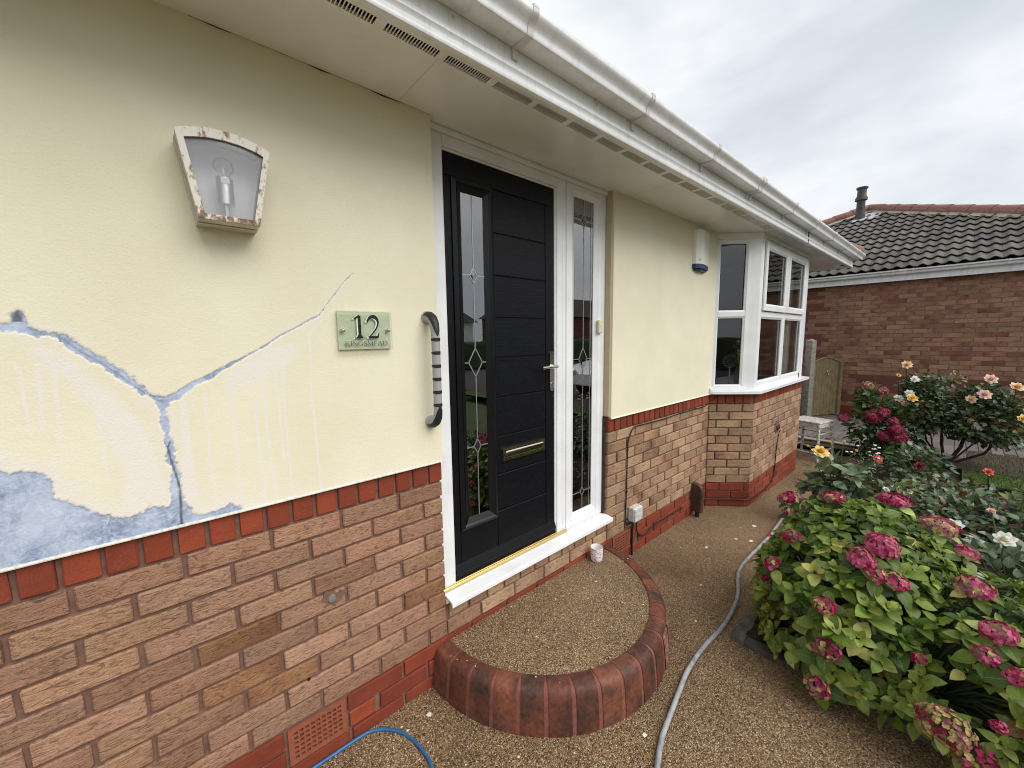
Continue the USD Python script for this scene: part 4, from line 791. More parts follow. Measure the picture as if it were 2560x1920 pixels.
def stem(x, w=TK): return unary_union([sbox(x-w/2, 0, x+w/2, 1), serif(x, SF/2), serif(x, 1-SF/2)])
GL = {'I': (.36, stem(.18)), 'K': (.86, unary_union([stem(.18), taper([(.22, .42), (.70, .98)], TN, TN), taper([(.36, .58), (.74, .02)], TK, TK), serif(.70, 1-SF/2, .26), serif(.74, SF/2, .28)])),
 'N': (.92, unary_union([stem(.18, TN), stem(.76, TN), taper([(.18, .99), (.76, .01)], TK, TK)])),
 'M': (1.06, unary_union([stem(.16, TN), stem(.88), taper([(.16, .99), (.52, .06)], TK, TK), taper([(.52, .06), (.88, .99)], TN, TN)])),
 'E': (.72, unary_union([stem(.18), sbox(.18, 1-SF, .62, 1), sbox(.18, 0, .66, SF), sbox(.18, .48, .50, .53), sbox(.585, .80, .625, 1), sbox(.625, 0, .665, .22), sbox(.47, .40, .51, .61)])),
 'A': (.90, unary_union([taper([(.12, .02), (.43, .98)], TN, TN), taper([(.43, .98), (.76, .02)], TK, TK), sbox(.22, .32, .62, .37), serif(.12, SF/2, .24), serif(.76, SF/2, .28)])),
 'D': (.92, unary_union([stem(.18), taper([(.2, .975)]+arc(.42, .5, .38, .475, 90, -90, 20)+[(.2, .025)], TN, TN, .17)])),
 'G': (.92, unary_union([taper(arc(.46, .5, .38, .47, 48, 310, 24), TN, TN, .16), sbox(.66, .06, .80, .42), serif(.73, .42, .26), sbox(.70, .72, .74, .92)])),
 'S': (.66, unary_union([taper(arc(.33, .735, .20, .225, 25, 205, 14)[:-2]+[(.20, .60), (.45, .41)]+arc(.33, .265, .22, .225, 40, -160, 14), TN, TN, .17), sbox(.49, .72, .525, .93), sbox(.10, .06, .135, .28)]))}
from shapely import affinity as AF
def place(poly, x, z, sx, sz): return AF.affine_transform(poly, [sx, 0, 0, sz, x, z])
one = unary_union([sbox(.30, .02, .46, 1.0), taper([(.08, .86), (.22, .91), (.38, 1.0)], .06, .10), sbox(.10, 0, .66, .035), taper([(.22, .03), (.32, .10)], .05, .12), taper([(.54, .03), (.44, .10)], .05, .12)])
two = unary_union([taper([(.10, .70), (.115, .80)]+arc(.42, .70, .30, .27, 160, -20, 18)+[(.62, .45), (.38, .22), (.16, .03)], .075, .05, .17), sbox(.14, 0, .72, .10), taper([(.68, .05), (.75, .25)], .10, .035)])
H12 = .0815
for nm, gl, x in (('digit', one, .8265), ('digit', two, .8730)):
    MB().prism(place(gl, x+.0025, 1.5862, .0640, H12), XZ, -.0336, -.0328).build(nm, 'sign_text', SG)
    MB().prism(place(gl, x-.0022, 1.5852, .0640, H12).difference(place(gl, x+.0025, 1.5862, .0640, H12).buffer(.0009)), XZ, -.0331, -.0327).build(nm+'_shade', 'sign_shade', SG)
wtot = sum(GL[c][0] for c in 'KINGSMEAD'); sc = .157/wtot; x = .7985
for c in 'KINGSMEAD':
    MB().prism(place(GL[c][1], x, 1.5590, sc, .0168), XZ, -.0334, -.0328).build('letter', 'sign_text_grey', SG); x += GL[c][0]*sc

# ------------------------------------------------------------------ grab rail, alarm box, bell push, cup
GR = thing('grab_rail', 'grey fluted plastic grab rail upright beside the black front door', 'grab rail')
pathg = [(1.137, -.014, 1.668), (1.137, -.032, 1.668), (1.137, -.054, 1.660), (1.137, -.070, 1.640), (1.137, -.0755, 1.610), (1.137, -.0765, 1.56), (1.137, -.0765, 1.34), (1.137, -.0755, 1.292), (1.137, -.070, 1.262), (1.137, -.054, 1.242), (1.137, -.032, 1.234), (1.137, -.014, 1.234)]
MB().tube(pathg, [.0235, .0225, .0205, .0185, .0175, .0172, .0172, .0175, .0185, .0205, .0225, .0235], 16).build('bar', 'grey_plastic', GR, smooth=50)
for z in (1.578, 1.525, 1.472, 1.419, 1.366, 1.313):
    g = []
    for t in np.linspace(-math.pi*1.15, math.pi*.15, 18):
        s = .5+.5*math.cos(t+math.pi*.5); g.append([(1.137+.0184*math.cos(t), -.0765+.0184*math.sin(t), z+dz*(.0028+.0042*s)) for dz in (-1, -.5, .5, 1)])
    MB().grid(np.array(g)).build('grip_rib', 'black_rubber', GR, smooth=True)
for zc, sg in ((1.668, 1), (1.234, -1)):
    g = []
    for k, (y, z, r) in enumerate([(-.020, zc, .0243), (-.036, zc+.0*sg, .0234), (-.055, zc-.008*sg, .0214), (-.0705, zc-.027*sg, .0194), (-.0768, zc-.056*sg, .0184), (-.0772, zc-.075*sg, .0178)]):
        d = [(0, -1, 0), (0, -.97, -.2*sg), (0, -.8, -.6*sg), (0, -.45, -.9*sg), (0, -.1, -1*sg), (0, 0, -1*sg)][k]; d = np.array(d); d = d/np.linalg.norm(d)
        up_ = np.array([0, d[2]*-1*1.0, d[1]])*(-1); up_ = np.array([0, d[2], -d[1]])*sg; sidev = np.array([1.0, 0, 0]); wid = [1.0, .95, .95, .9, .55, .12][k]*math.pi*.42
        g.append([np.array([1.137, y, z])+r*(math.sin(t)*sidev+math.cos(t)*up_) for t in np.linspace(-wid, wid, 9)])
    MB().grid(np.array(g)).build('end_grip', 'black_rubber', GR, smooth=True)
    MB().lathe([(0, .012), (.022, .012), (.026, .008), (.0265, .0)], (1.137, -.0125, zc), 20, (0, -1, 0)).build('end_plate', 'grey_plastic', GR, smooth=40)
AL = thing('alarm_box', 'cream alarm bell box with blue base below the eaves beside the bay', 'alarm box')
ax0, ax1 = 3.520, 3.770
bp = [(ax0, -.0128), (ax0, -.040), (ax0+.03, -.058), (ax0+.075, -.0665), (ax0+.080, -.0672), (ax0+.15, -.058), (ax0+.21, -.044), (ax1, -.034), (ax1, -.0128)]
up3 = lambda p, q, d: np.stack([p, q, np.full(len(p), d)], 1)
MB().prism(Polygon(bp), up3, 2.146, 2.402).build('cover', 'alarm_white', AL, smooth=25); MB().prism(Polygon([(x, y*.94-.001) for x, y in bp]), up3, 2.4021, 2.409).build('cover_top', 'alarm_white', AL)
MB().prism(Polygon([(x, y*1.01) for x, y in bp]), up3, 2.112, 2.1458).build('base', 'alarm_blue', AL); MB().prism(Polygon([(ax0+.02, -.014), (ax0+.08, -.055), (ax1-.03, -.035), (ax1-.03, -.014)]), up3, 2.098, 2.1118).build('base_lens', 'alarm_blue', AL)
MB().lathe([(0, .002), (.010, .002), (.011, 0)], (ax0+.035, -.0585, 2.176), 14, (-.25, -1, 0)).build('lock_screw', 'box_grey', AL)
BE = thing('doorbell', 'small cream bell push on the white frame beside the sidelight', 'doorbell')
MB().box(2.3515, 2.3905, .0205, .0398, 1.602, 1.684, .004).build('case', 'bell_cream', BE); MB().lathe([(0, .002), (.009, .0018), (.010, 0)], (2.371, .0205, 1.650), 18, (0, -1, 0)).build('button', 'bell_cream', BE); MB().box(2.363, 2.379, .0199, .0204, 1.610, 1.616).build('name_mark', 'box_grey', BE)
CU = thing('cup', 'white beaker with pink flower print standing at the right of the doorstep', 'cup')
cx, cy, cz = 2.235, -.068, .1785
MB().lathe([(0, .001), (.022, .0), (.028, .003), (.0335, .010), (.036, .022), (.0375, .05), (.0385, .078), (.0387, .0925)], (cx, cy, cz), 32).build('body', 'cup_print', CU, smooth=60)
MB().lathe([(.0387, .0926), (.0378, .0945), (.0362, .0928), (.0355, .078), (.0345, .05), (.033, .02), (.026, .008), (0, .006)], (cx, cy, cz), 32).build('rim', 'cup_glaze', CU, smooth=60)

# ------------------------------------------------------------------ small services on the wall
EB = thing('junction_box', 'grey square cable box on the brickwork right of the doorstep', 'cable box')
MB().box(2.688, 2.793, -.052, -.0005, .268, .372, .006).build('box', 'box_grey', EB); MB().box(2.692, 2.789, -.060, -.0522, .272, .368, .006).build('lid', 'box_grey', EB)
def wire(name, label, pts, r, m, clips=(), cat='cable', n=7, sub=4):
    P = np.array(pts, float); t = np.arange(len(P)); tt = np.linspace(0, len(P)-1, (len(P)-1)*sub+1)
    from scipy.interpolate import PchipInterpolator
    Q = PchipInterpolator(t, P, axis=0)(tt)
    w = thing(name, label, cat); MB().tube(Q, r, n).build('sheath', m, w, smooth=60)
    for c in clips: MB().box(c[0]-.007, c[0]+.007, c[1]-.006, c[1]+.004, c[2]-.007, c[2]+.007, .002).build('clip', m, w)
    return w
wire('cable', 'thin black cable looping from the bay sill along the header bricks to the grey box',
     [(4.032, -.045, 1.056), (4.028, -.042, 1.01), (3.96, -.008, .965), (3.865, -.0075, .947), (3.608, -.0075, .950), (3.375, -.0075, .949), (3.163, -.0075, .943), (2.943, -.0075, .946), (2.789, -.0075, .949), (2.733, -.0075, .943), (2.682, -.0075, .896), (2.656, -.0075, .827), (2.656, -.0075, .727), (2.654, -.0075, .577), (2.652, -.0075, .425), (2.646, -.0075, .315), (2.662, -.0085, .262), (2.695, -.012, .246), (2.74, -.022, .262)], .0042, 'cable_black', [(2.655, -.008, .80), (2.655, -.008, .5), (3.7, -.008, .951)])
wire('cable', 'black cable from the grey box clipped along the red plinth to the brown cover',
     [(2.775, -.022, .270), (2.790, -.012, .20), (2.800, -.008, .165), (2.838, -.008, .112), (2.90, -.008, .088), (2.951, -.008, .088), (3.046, -.008, .117), (3.347, -.008, .113), (3.47, -.008, .112), (3.541, -.008, .104)], .004, 'cable_black', [(2.838, -.008, .112), (3.046, -.008, .117), (3.347, -.008, .113)])
wire('cable', 'short thick black cable running from the grey box straight down to the ground', [(2.742, -.02, .275), (2.740, -.010, .22), (2.738, -.009, .12), (2.737, -.012, -.01)], .0068, 'cable_black', [(2.738, -.009, .15)])
wire('cable', 'black cable from the bay wall outlet down and round the red foot of the bay', [(5.03, -.315, .59), (5.027, -.30, .54), (5.02, -.289, .35), (5.012, -.289, .20), (4.985, -.289, .09), (4.90, -.289, .045), (4.66, -.289, .026), (4.40, -.289, .035), (4.285, -.292, .05), (4.20, -.209, .047), (4.09, -.098, .046), (4.01, -.016, .044), (3.90, -.008, .05), (3.76, -.008, .06)], .0048, 'cable_black', [(5.012, -.289, .2), (4.94, -.289, .06), (4.66, -.289, .026)])
OB = thing('wall_outlet', 'round weathered outlet cap with cable on the front of the bay', 'outlet')
MB().lathe([(0, .022), (.03, .018), (.042, .006), (.044, 0)], (5.035, -.281, .62), 18, (0, -1, 0)).build('cap', 'brown_plastic', OB, smooth=40); MB().box(4.985, 5.085, -.2835, -.2795, .56, .69, .001).build('mortar_pad', 'mortar', OB)
TB = thing('window_sensor', 'small white plastic box at the corner of the bay sill', 'sensor')
MB().box(3.952, 3.992, -.030, -.0135, 1.062, 1.105, .004).build('case', 'white_pvc', TB); MB().box(3.958, 3.986, -.0322, -.0302, 1.070, 1.085, .001).build('front', 'box_grey', TB)
FC = thing('flue_cover', 'dark brown rounded plastic cover low on the wall near the bay', 'pipe cover')
fp = [(3.700, -.001), (3.700, -.080), (3.706, -.090), (3.716, -.095), (3.738, -.095), (3.748, -.090), (3.754, -.080), (3.754, -.001)]
g = []
for z, s in ((.03, 1), (.10, 1), (.19, 1), (.225, .99), (.245, .96), (.262, .87), (.274, .70), (.280, .45)):
    g.append([(3.727+(x-3.727)*(.6+.4*s), y*s-.001*(1-s), z) for x, y in fp])
m = MB().grid(np.array(g)); m.add(g[0], [[0, 1, 2, 3], [0, 3, 4, 7], [4, 5, 6, 7]]); m.add(g[-1], [[0, 1, 2, 3], [0, 3, 4, 7], [4, 5, 6, 7]]); m.build('hood', 'brown_plastic', FC, smooth=40)
MB().profile([(-.098, .118), (-.098, .123), (-.002, .123), (-.002, .118)], [(3.6975, 0, 0), (3.7565, 0, 0)]).build('band', 'brown_plastic', FC); MB().tube([(3.727, -.05, .031), (3.727, -.05, -.03)], .018, 12).build('pipe', 'cable_black', FC)
HS = thing('hose', 'long grey garden hose lying along the gravel path past the flower bed', 'hose')
hp = [(1.40, -.93), (1.46, -.895), (1.537, -.859), (1.657, -.815), (1.772, -.791), (1.911, -.764), (2.056, -.74), (2.229, -.732), (2.444, -.74), (2.678, -.721), (2.823, -.691), (2.986, -.633), (3.097, -.605), (3.202, -.597), (3.4, -.594), (3.763, -.596), (3.945, -.586), (4.4, -.56), (4.912, -.521), (5.387, -.504), (5.9, -.51), (6.4, -.46)]
from scipy.interpolate import PchipInterpolator
tt = np.linspace(0, len(hp)-1, 160); HQ = PchipInterpolator(np.arange(len(hp)), np.array(hp), axis=0)(tt)
MB().tube(np.column_stack([HQ, gz(HQ[:, 0])+.0115]), .0105, 10).build('tube', 'hose_grey', HS, smooth=60)
MB().tube([(3.745, -.596, float(gz(3.745))+.0115), (3.80, -.594, float(gz(3.8))+.0115)], .0135, 10).build('connector', 'hose_red', HS, smooth=60)
HB = thing('blue_hose', 'thin blue hose curling out from the wall at the bottom left', 'hose')
bp_ = [(.50, -.004), (.579, -.003), (.67, -.006), (.735, -.006), (.79, -.014), (.835, -.035), (.875, -.072), (.909, -.131), (.926, -.205), (.930, -.262), (.922, -.320), (.90, -.40), (.86, -.50)]
bp_ = [(x, min(y, -.011)) for x, y in bp_]
tt = np.linspace(0, len(bp_)-1, 90); BQ = PchipInterpolator(np.arange(len(bp_)), np.array(bp_), axis=0)(tt)
MB().tube(np.column_stack([BQ, np.full(len(BQ), .0065)]), .0058, 10).build('tube', 'hose_blue', HB, smooth=60)
frng = random.Random(12); fl = MB()
def flake(x, y, z, s):
    a = frng.random()*6.3; n_ = frng.choice((4, 5, 5)); P = [(x+s*frng.uniform(.5, 1.1)*math.cos(a+i*6.283/n_), y+s*frng.uniform(.35, .8)*math.sin(a+i*6.283/n_), z+frng.uniform(.0005, .003)) for i in range(n_)]
    fl.add(P, [[0, i, i+1] for i in range(1, n_-1)])
for k in range(190):
    x, y = frng.uniform(.6, 4.6), -abs(frng.gauss(0, .30))-.03
    if y < -.95 or (x > 3.95 and y > -.32-(x-3.95)*0): continue
    r = math.hypot(x-SC[0], y-SC[1])
    z = .1845 if r < .58 else .192 if r < .66 else float(gz(x))+.001
    if .655 < r < .70: continue
    flake(x, y, z, frng.choice((.002, .003, .003, .004, .007)))
for x, y, s in ((1.62, -.76, .015), (1.02, -.11, .017), (2.05, -.20, .012), (1.22, -.30, .009), (3.25, -.33, .022), (3.55, -.43, .02), (2.4, -.62, .012), (2.75, -.5, .014), (3.9, -.45, .03), (3.6, -.52, .03), (2.5, -.33, .010), (3.1, -.2, .014)):
    flake(x, y, .1845 if math.hypot(x-SC[0], y) < .58 else float(gz(x))+.001, s)
mat('flake_white', (.66, .63, .55), .8)
tag(fl.build('paint_flakes', 'flake_white'), 'small pale flakes of paint scattered over the gravel path and step', 'paint flakes', kind='stuff')

# ------------------------------------------------------------------ the neighbouring bungalow
NB = thing('neighbour_bungalow', 'dark brick bungalow with grey tiled hipped roof behind the rose bushes', 'house')
XN = 9.85; oN, uN, nN = np.array([XN, 1.2, 0]), np.array([0, -1.0, 0]), np.array([-1.0, 0, 0])
far = []
for k in range(33):
    z0 = .0+.0745*k; x = -.1125 if k % 2 else 0.0
    while x < 5.6:
        a0, a1 = max(x+.004, 0), min(x+.221, 5.6)
        if a1-a0 > .05: far.append((a0, a1, z0+.004, z0+.0705, k))
        x += .225
def camd(b): return np.linalg.norm(np.array([XN, 1.2-(b[0]+b[1])/2, b[2]])-CAM)
seen = [b for b in far if -2.25 < 1.2-b[0] and 1.2-b[1] < .15 and b[2] > .75]
seen = sorted(seen, key=camd)[:300]; ids = {id(b) for b in seen}; rest = MB()
rng.seed(5)
def fmat(b): return rng.choice(REDB) if b[4] < 3 else rng.choice([FARB[0], FARB[0], FARB[1], FARB[1], FARB[2], FARB[3]])
for b in far:
    if id(b) in ids: brick(NB, 'brick', oN, uN, nN, b[0], b[1], b[2], b[3], fmat(b), .0, .03, .003, .0015)
m2 = MB(); m3 = MB()
for b in far:
    if id(b) not in ids: (m3 if b[4] < 3 else m2 if rng.random() < .6 else rest).obox(oN, uN, nN, b[0], b[1], -.03, rng.uniform(-.001, .001), b[2], b[3])
for m, mm in ((rest, 'far_brick_b'), (m2, 'far_brick_a'), (m3, 'red_brick_c')): m.build('brick_rows', mm, NB, kind='stuff')
MB().box(XN+.006, XN+.2, -4.4, 6.0, -.1, 2.6).build('wall', 'far_mortar', NB)
ZF = 2.452
MB().box(XN-.14, XN-.115, -4.6, 5.0, ZF, 2.60, .003).build('fascia', 'gutter_pvc', NB); MB().box(XN-.115, XN+.006, -4.6, 5.0, ZF+.012, ZF+.02).build('soffit', 'soffit_pvc', NB)
pg = [(XN-.14, 2.552), (XN-.20, 2.548), (XN-.226, 2.560), (XN-.232, 2.58), (XN-.240, 2.592), (XN-.252, 2.604), (XN-.252, 2.624), (XN-.244, 2.624), (XN-.236, 2.606), (XN-.22, 2.588), (XN-.214, 2.566), (XN-.145, 2.565)]
g2 = MB(); P = np.array(pg)
g2.grid(np.array([[(x, y, z) for x, z in pg+[pg[0]]] for y in (-4.6, 5.0)])); ng = g2.build('gutter', 'gutter_pvc', NB, smooth=30)
for y in (1.6, .78, -.02, -.64, -.76, -.88, -1.86, -2.7):
    w = .014 if y not in (-.76,) else .05
    P = [(x-.003, z-.003) for x, z in pg[:7]]+[(pg[6][0]-.004, 2.628), (pg[6][0]+.006, 2.628)]
    MB().grid(np.array([[(x, yy, z) for x, z in P] for yy in (y-w, y+w)])).build('gutter_bracket', 'white_pvc', ng)
# hipped roof: profiled tiles one by one on the slope that is seen
PN = math.radians(25); XE, ZE, YA = XN-.27, 2.622, .28; WD = 4.25
upN, nrN = np.array([math.cos(PN), 0, math.sin(PN)]), np.array([-math.sin(PN), 0, math.cos(PN)])
def roofpt(y, d): return np.array([XE+d, y, ZE+d*math.tan(PN)])
gauge, tw = .335, .296; nrow = int(WD/math.cos(PN)/gauge)
tiles = []
for r in range(nrow+1):
    d = r*gauge*math.cos(PN); dm = d+.5*gauge*math.cos(PN)
    for c in range(-16, 16):
        y = YA+c*tw+(.0 if r % 2 else .0)
        if abs(y-tw/2-YA) < WD-dm+.10: tiles.append((roofpt(y, d), r, c))
trng = random.Random(9)
tiles.sort(key=lambda t: np.linalg.norm(t[0]-CAM)); stuff_t = MB()
for i, (o, r, c) in enumerate(tiles):
    if -3.4 < o[1] < 1.2 and i < 1000:
        t = tile_mesh(o+nrN*trng.uniform(-.002, .002), uN, upN, nrN, tw-.002, .40, 2, .012, .034, 16, .022)
        t.build('roof_tile', trng.choice(TIL), NB, smooth=True)
    else: stuff_t.add(*tile_mesh(o, uN, upN, nrN, tw-.002, .40, 2, .012, .034, 8, .022).arrays()[:2])
if stuff_t.v: stuff_t.build('roof_tiles', 'roof_tile_a', NB, smooth=True, kind='stuff')
ap = roofpt(YA, WD); eL, eR = roofpt(YA+WD, 0), roofpt(YA-WD, 0); back = np.array([8.0, 0, 0])
MB().add([eL-.03*nrN, eR-.03*nrN, ap-.03*nrN], [[0, 1, 2]]).build('roof_felt', 'roof_tile_c', NB)
MB().add([eL, ap, ap+back, eL+back+np.array([WD, 0, 0])], [[0, 1, 2, 3]]).build('roof_slope', 'roof_tile_a', NB); MB().add([eR, ap, ap+back, eR+back+np.array([WD, 0, 0])], [[0, 1, 2, 3]]).build('roof_slope', 'roof_tile_a', NB)
for e in (eL, eR):
    L_ = np.linalg.norm(ap-e); u = (ap-e)/L_; n_ = int(L_/.42)
    sgn = 1 if e is eL else -1; side = np.array([0, sgn, 0])
    w0 = e+np.array([0, 0, -.02]); mb = MB(); t = np.linspace(0, 1, 60); q = e+t[:, None]*(ap-e)
    lo = q-side*.19*(1+.12*np.sin(t*83)[:, None])+np.array([.0, 0, .035]); mb.grid(np.stack([lo, q-side*.05+np.array([0, 0, .10])], 1)); mb.build('hip_bedding', 'hip_mortar', NB, smooth=True)
    for k in range(n_):
        a, b = e+u*(k*.42), e+u*(k*.42+.425)
        lift = np.array([0, 0, .085])
        MB().tube([a+lift+np.array([0, 0, .008]), b+lift], [.098, .092], 12).build('hip_tile', 'hip_tile', NB, smooth=50)
vp = roofpt(.36, 3.62); VPp = MB()
VPp.lathe([(.105, -.15), (.10, .10), (.085, .13), (.082, .44), (.118, .45), (.118, .50), (.088, .56), (.088, .70), (.112, .72), (.112, .75), (.0, .755)], vp, 18)
VPp.build('vent_pipe', 'vent_pipe', NB, smooth=35)
MB().add([vp+v for v in (np.array([-.25, .16, -.075]), np.array([-.25, -.30, -.07]), np.array([.3, -.42, .19]), np.array([.3, .0, .19]))], [[0, 1, 2, 3]]).build('lead_flashing', 'lead_flashing', NB)

# ------------------------------------------------------------------ gate, fence, post, stool
def arched_boards(parent, p0, p1, n, z0, ze, zm, m, y_th=.018):
    p0, p1 = np.array([*p0, 0.0]), np.array([*p1, 0.0]); L_ = np.linalg.norm(p1-p0); u = (p1-p0)/L_; w = np.array([-u[1], u[0], 0])
    for k in range(n):
        a0, a1 = L_*k/n+.0025, L_*(k+1)/n-.0025; tops = [ze+(zm-ze)*math.sin(math.pi*a/L_) for a in (a0, (a0+a1)/2, a1)]
        pl = Polygon([(a0, z0), (a1, z0), (a1, tops[2]), ((a0+a1)/2, tops[1]), (a0, tops[0])])
        MB().prism(pl, lambda p, q, d: p0+p[:, None]*u+d*w+q[:, None]*np.array([0, 0, 1.0]), 0, y_th).build('board', m, parent)
    aa = np.linspace(0, L_, 14)
    rail = [p0+a*u-w*.006+np.array([0, 0, ze+(zm-ze)*math.sin(math.pi*a/L_)+.008]) for a in aa]
    MB().tube(rail, .014, 6).build('top_rail', 'gate_wood', parent)
GA = thing('garden_gate', 'arched brown wooden gate of upright boards beside the far brick wall', 'gate')
arched_boards(GA, (9.20, .262), (9.76, -.01), 8, .06, 1.045, 1.135, 'gate_wood')
MB().obox((9.76, -.01, 0), (.9, -.43, 0), (.43, .9, 0), .002, .075, -.04, .03, .04, 1.06, .004).build('hanging_stile', 'gate_wood', GA)
th_ = np.linspace(0, 2*math.pi, 18); MB().tube([(9.50+.018*math.cos(t), .095-.01*math.cos(t), .855+.035*math.sin(t)) for t in th_], .005, 6).build('latch_ring', 'steel', GA, smooth=60)
GB = thing('garden_gate', 'narrow strip of second wooden gate showing between the bay and concrete post', 'gate')
arched_boards(GB, (8.52, .60), (9.04, .36), 7, .06, .98, 1.10, 'gate_wood')
FN = thing('fence_panel', 'dark brown fence panel just behind the concrete post by the bay', 'fence')
for k in range(9): MB().obox((8.5, .98, 0), (.89, -.45, 0), (.45, .89, 0), .0, .62, -.004*(k % 2), .012, .10+.15*k, .245+.15*k, .002).build('slat', 'fence_dark', FN)
GP = thing('gate_post', 'tall weathered concrete post with sloped top beside the wooden gate', 'post')
pu, pw = np.array([.9, -.44, 0]), np.array([.44, .9, 0])
MB().obox((9.06, .30, 0), pu, pw, -.055, .055, -.07, .05, .0, 1.455, .006).build('shaft', 'post_concrete', GP)
pt = [np.array([9.06, .30, 0])+a*pu+b*pw for a, b in ((-.055, -.07), (.055, -.07), (.055, .05), (-.055, .05))]
MB().add([p_+np.array([0, 0, 1.4552]) for p_ in pt]+[np.array([9.06, .30, 1.49])-.01*pw], [[0, 1, 4], [1, 2, 4], [2, 3, 4], [3, 0, 4]]).build('cap', 'post_concrete', GP)
SO = thing('stool', 'old white wooden stool with peeling paint standing beyond the bay', 'stool')
so = np.array([6.66, -.255, -.055]); ca, sa = math.cos(.25), math.sin(.25); su, sw = np.array([ca, -sa, 0]), np.array([sa, ca, 0])
def sbx(name, a0, a1, b0, b1, z0, z1): return MB().obox(so, su, sw, a0, a1, b0, b1, z0, z1, .004).build(name, 'peeling_white', SO)
for k in range(3): sbx('seat_slat', -.185+.1245*k, -.064+.1245*k, -.185, .185, .488, .508)
for a0, a1, b0, b1 in ((-.175, .175, -.178, -.158), (-.175, .175, .158, .178), (-.178, -.158, -.157, .157), (.158, .178, -.157, .157)): sbx('apron', a0, a1, b0, b1, .432, .487)
for a in (-1, 1):
    for b in (-1, 1):
        top, bot = so+su*a*.160+sw*b*.160+np.array([0, 0, .485]), so+su*a*.185+sw*b*.185+np.array([0, 0, .0])
        MB().tube([top, (top+bot)/2, bot], [.019, .0165, .014], 8).build('leg', 'peeling_white', SO, smooth=50)
for z, w_ in ((.32, .168), (.10, .178)):
    for a in (-1, 1): MB().tube([so+su*a*w_+sw*-w_+np.array([0, 0, z]), so+su*a*w_+sw*w_+np.array([0, 0, z])], .009, 6).build('rung', 'peeling_white', SO); MB().tube([so+sw*a*w_+su*-w_+np.array([0, 0, z+.03]), so+sw*a*w_+su*w_+np.array([0, 0, z+.03])], .009, 6).build('rung', 'peeling_white', SO)

# ------------------------------------------------------------------ bed edging and paved drive
mat('edging_stone', ((.07, .066, .058), (.17, .16, .14)), .9, (16, 5, .3, .7), (60, .004, 4), .2)
PL = thing('planter_edge', 'low dark timber sleeper edging round the corner of the flower bed', 'edging')
MB().box(2.405, 2.468, -3.4, -.8605, -.06, .028, .005).build('sleeper', 'sleeper', PL); MB().box(2.405, 4.7, -.860, -.797, -.08, .032, .005).build('sleeper', 'edging_stone', PL); MB().box(4.705, 7.1, -.905, -.85, -.10, .02, .006).build('sleeper', 'sleeper', PL)
MB().box(2.4685, 2.62, -3.2, -.8605, -.03, .006).build('soil_edge', 'soil', PL)
ED = thing('timber_edging', 'brown timber board edging the drive behind the stool', 'edging')
MB().box(7.20, 7.25, -.95, .55, -.08, .055, .004).build('board', 'edging_timber', ED)
MB().box(7.251, 7.42, -.95, .55, -.05, .040).build('gravel_fill', 'gravel_strip', ED)
prng = random.Random(21); pav = [(7.44+.205*i+(.1 if j % 2 else 0), 1.3-.105*j) for i in range(11) for j in range(48)]
pav = [q for q in pav if q[0] < 9.6 and (q[1] > -1.60 or q[0] > 8.02)]; pav.sort(key=lambda q: math.hypot(q[0]-CAM[0], q[1]-CAM[1]+0)); PVD = thing('block_paving', 'grey block paved drive in front of the far brick wall', 'paving', kind=None)
pst = MB()
pvis = [q for q in pav if -2.2 < q[1] < .6][:300]; pset = set(pvis)
for q in pav:
    z = .04+prng.uniform(-.002, .002)
    if q in pset: MB().box(q[0], q[0]+.199, q[1]-.099, q[1], -.02, z, .005).build('paver', prng.choice(PAV), PVD)
    else: pst.box(q[0], q[0]+.199, q[1]-.099, q[1], -.02, z)
pst.build('pavers', 'paver_a', PVD, kind='stuff')
gr = random.Random(33); gb = MB(); V_, F_ = [], []
for k in range(9000):
    x, y = gr.uniform(6.36, 8.04), gr.uniform(-3.3, -1.61); a = gr.random()*6.28; h = gr.uniform(.025, .055); w = .003
    z = float(gz(x))+.066; V_ += [(x+w*math.cos(a), y+w*math.sin(a), z), (x-w*math.cos(a), y-w*math.sin(a), z), (x+gr.uniform(-.02, .02), y+gr.uniform(-.02, .02), z+h)]; F_.append((3*k, 3*k+1, 3*k+2))
gb.add(V_, F_); tag(gb.build('grass', 'lawn'), 'short green lawn grass at the right edge beyond the rose bed', 'grass', kind='stuff')

# ------------------------------------------------------------------ plants
def unit(v): v = np.asarray(v, float); return v/max(np.linalg.norm(v), 1e-9)
T_ = np.linspace(0, 1, 6); WT = np.sin(math.pi*T_**.72)**.85; WT[0] = .06; WT[-1] = 0.0
def leaf(base, d, n_, L, W, fold=.25, curl=.25, twist=0.0, rnd=None):
    d = unit(d); n_ = np.asarray(n_, float)-d*np.dot(n_, d); n_ = unit(n_); s = np.cross(n_, d)
    if twist: n_, s = math.cos(twist)*n_+math.sin(twist)*s, math.cos(twist)*s-math.sin(twist)*n_
    P = []
    for sd_ in (-1, 0, 1):
        hw = sd_*WT*W/2
        zz = -curl*L*T_**2+fold*np.abs(hw)*1.0
        if rnd is not None and sd_: zz = zz+np.array([rnd.uniform(-.05, .05) for _ in T_])*W
        P.append(base+T_[:, None]*L*d*(1-.12*curl)+hw[:, None]*s+zz[:, None]*n_)
    P = np.stack(P, 1); uv = np.stack([np.repeat(T_[:, None], 3, 1), np.tile([0, .5, 1.0], (6, 1))], -1).reshape(-1, 2)
    return P, uv
def jit(c, r, a=.22): f = 1+r.uniform(-a, a); return tuple(np.clip(np.array(c)*f*np.array([1+r.uniform(-.12, .12), 1, 1+r.uniform(-.12, .12)]), 0, 1))
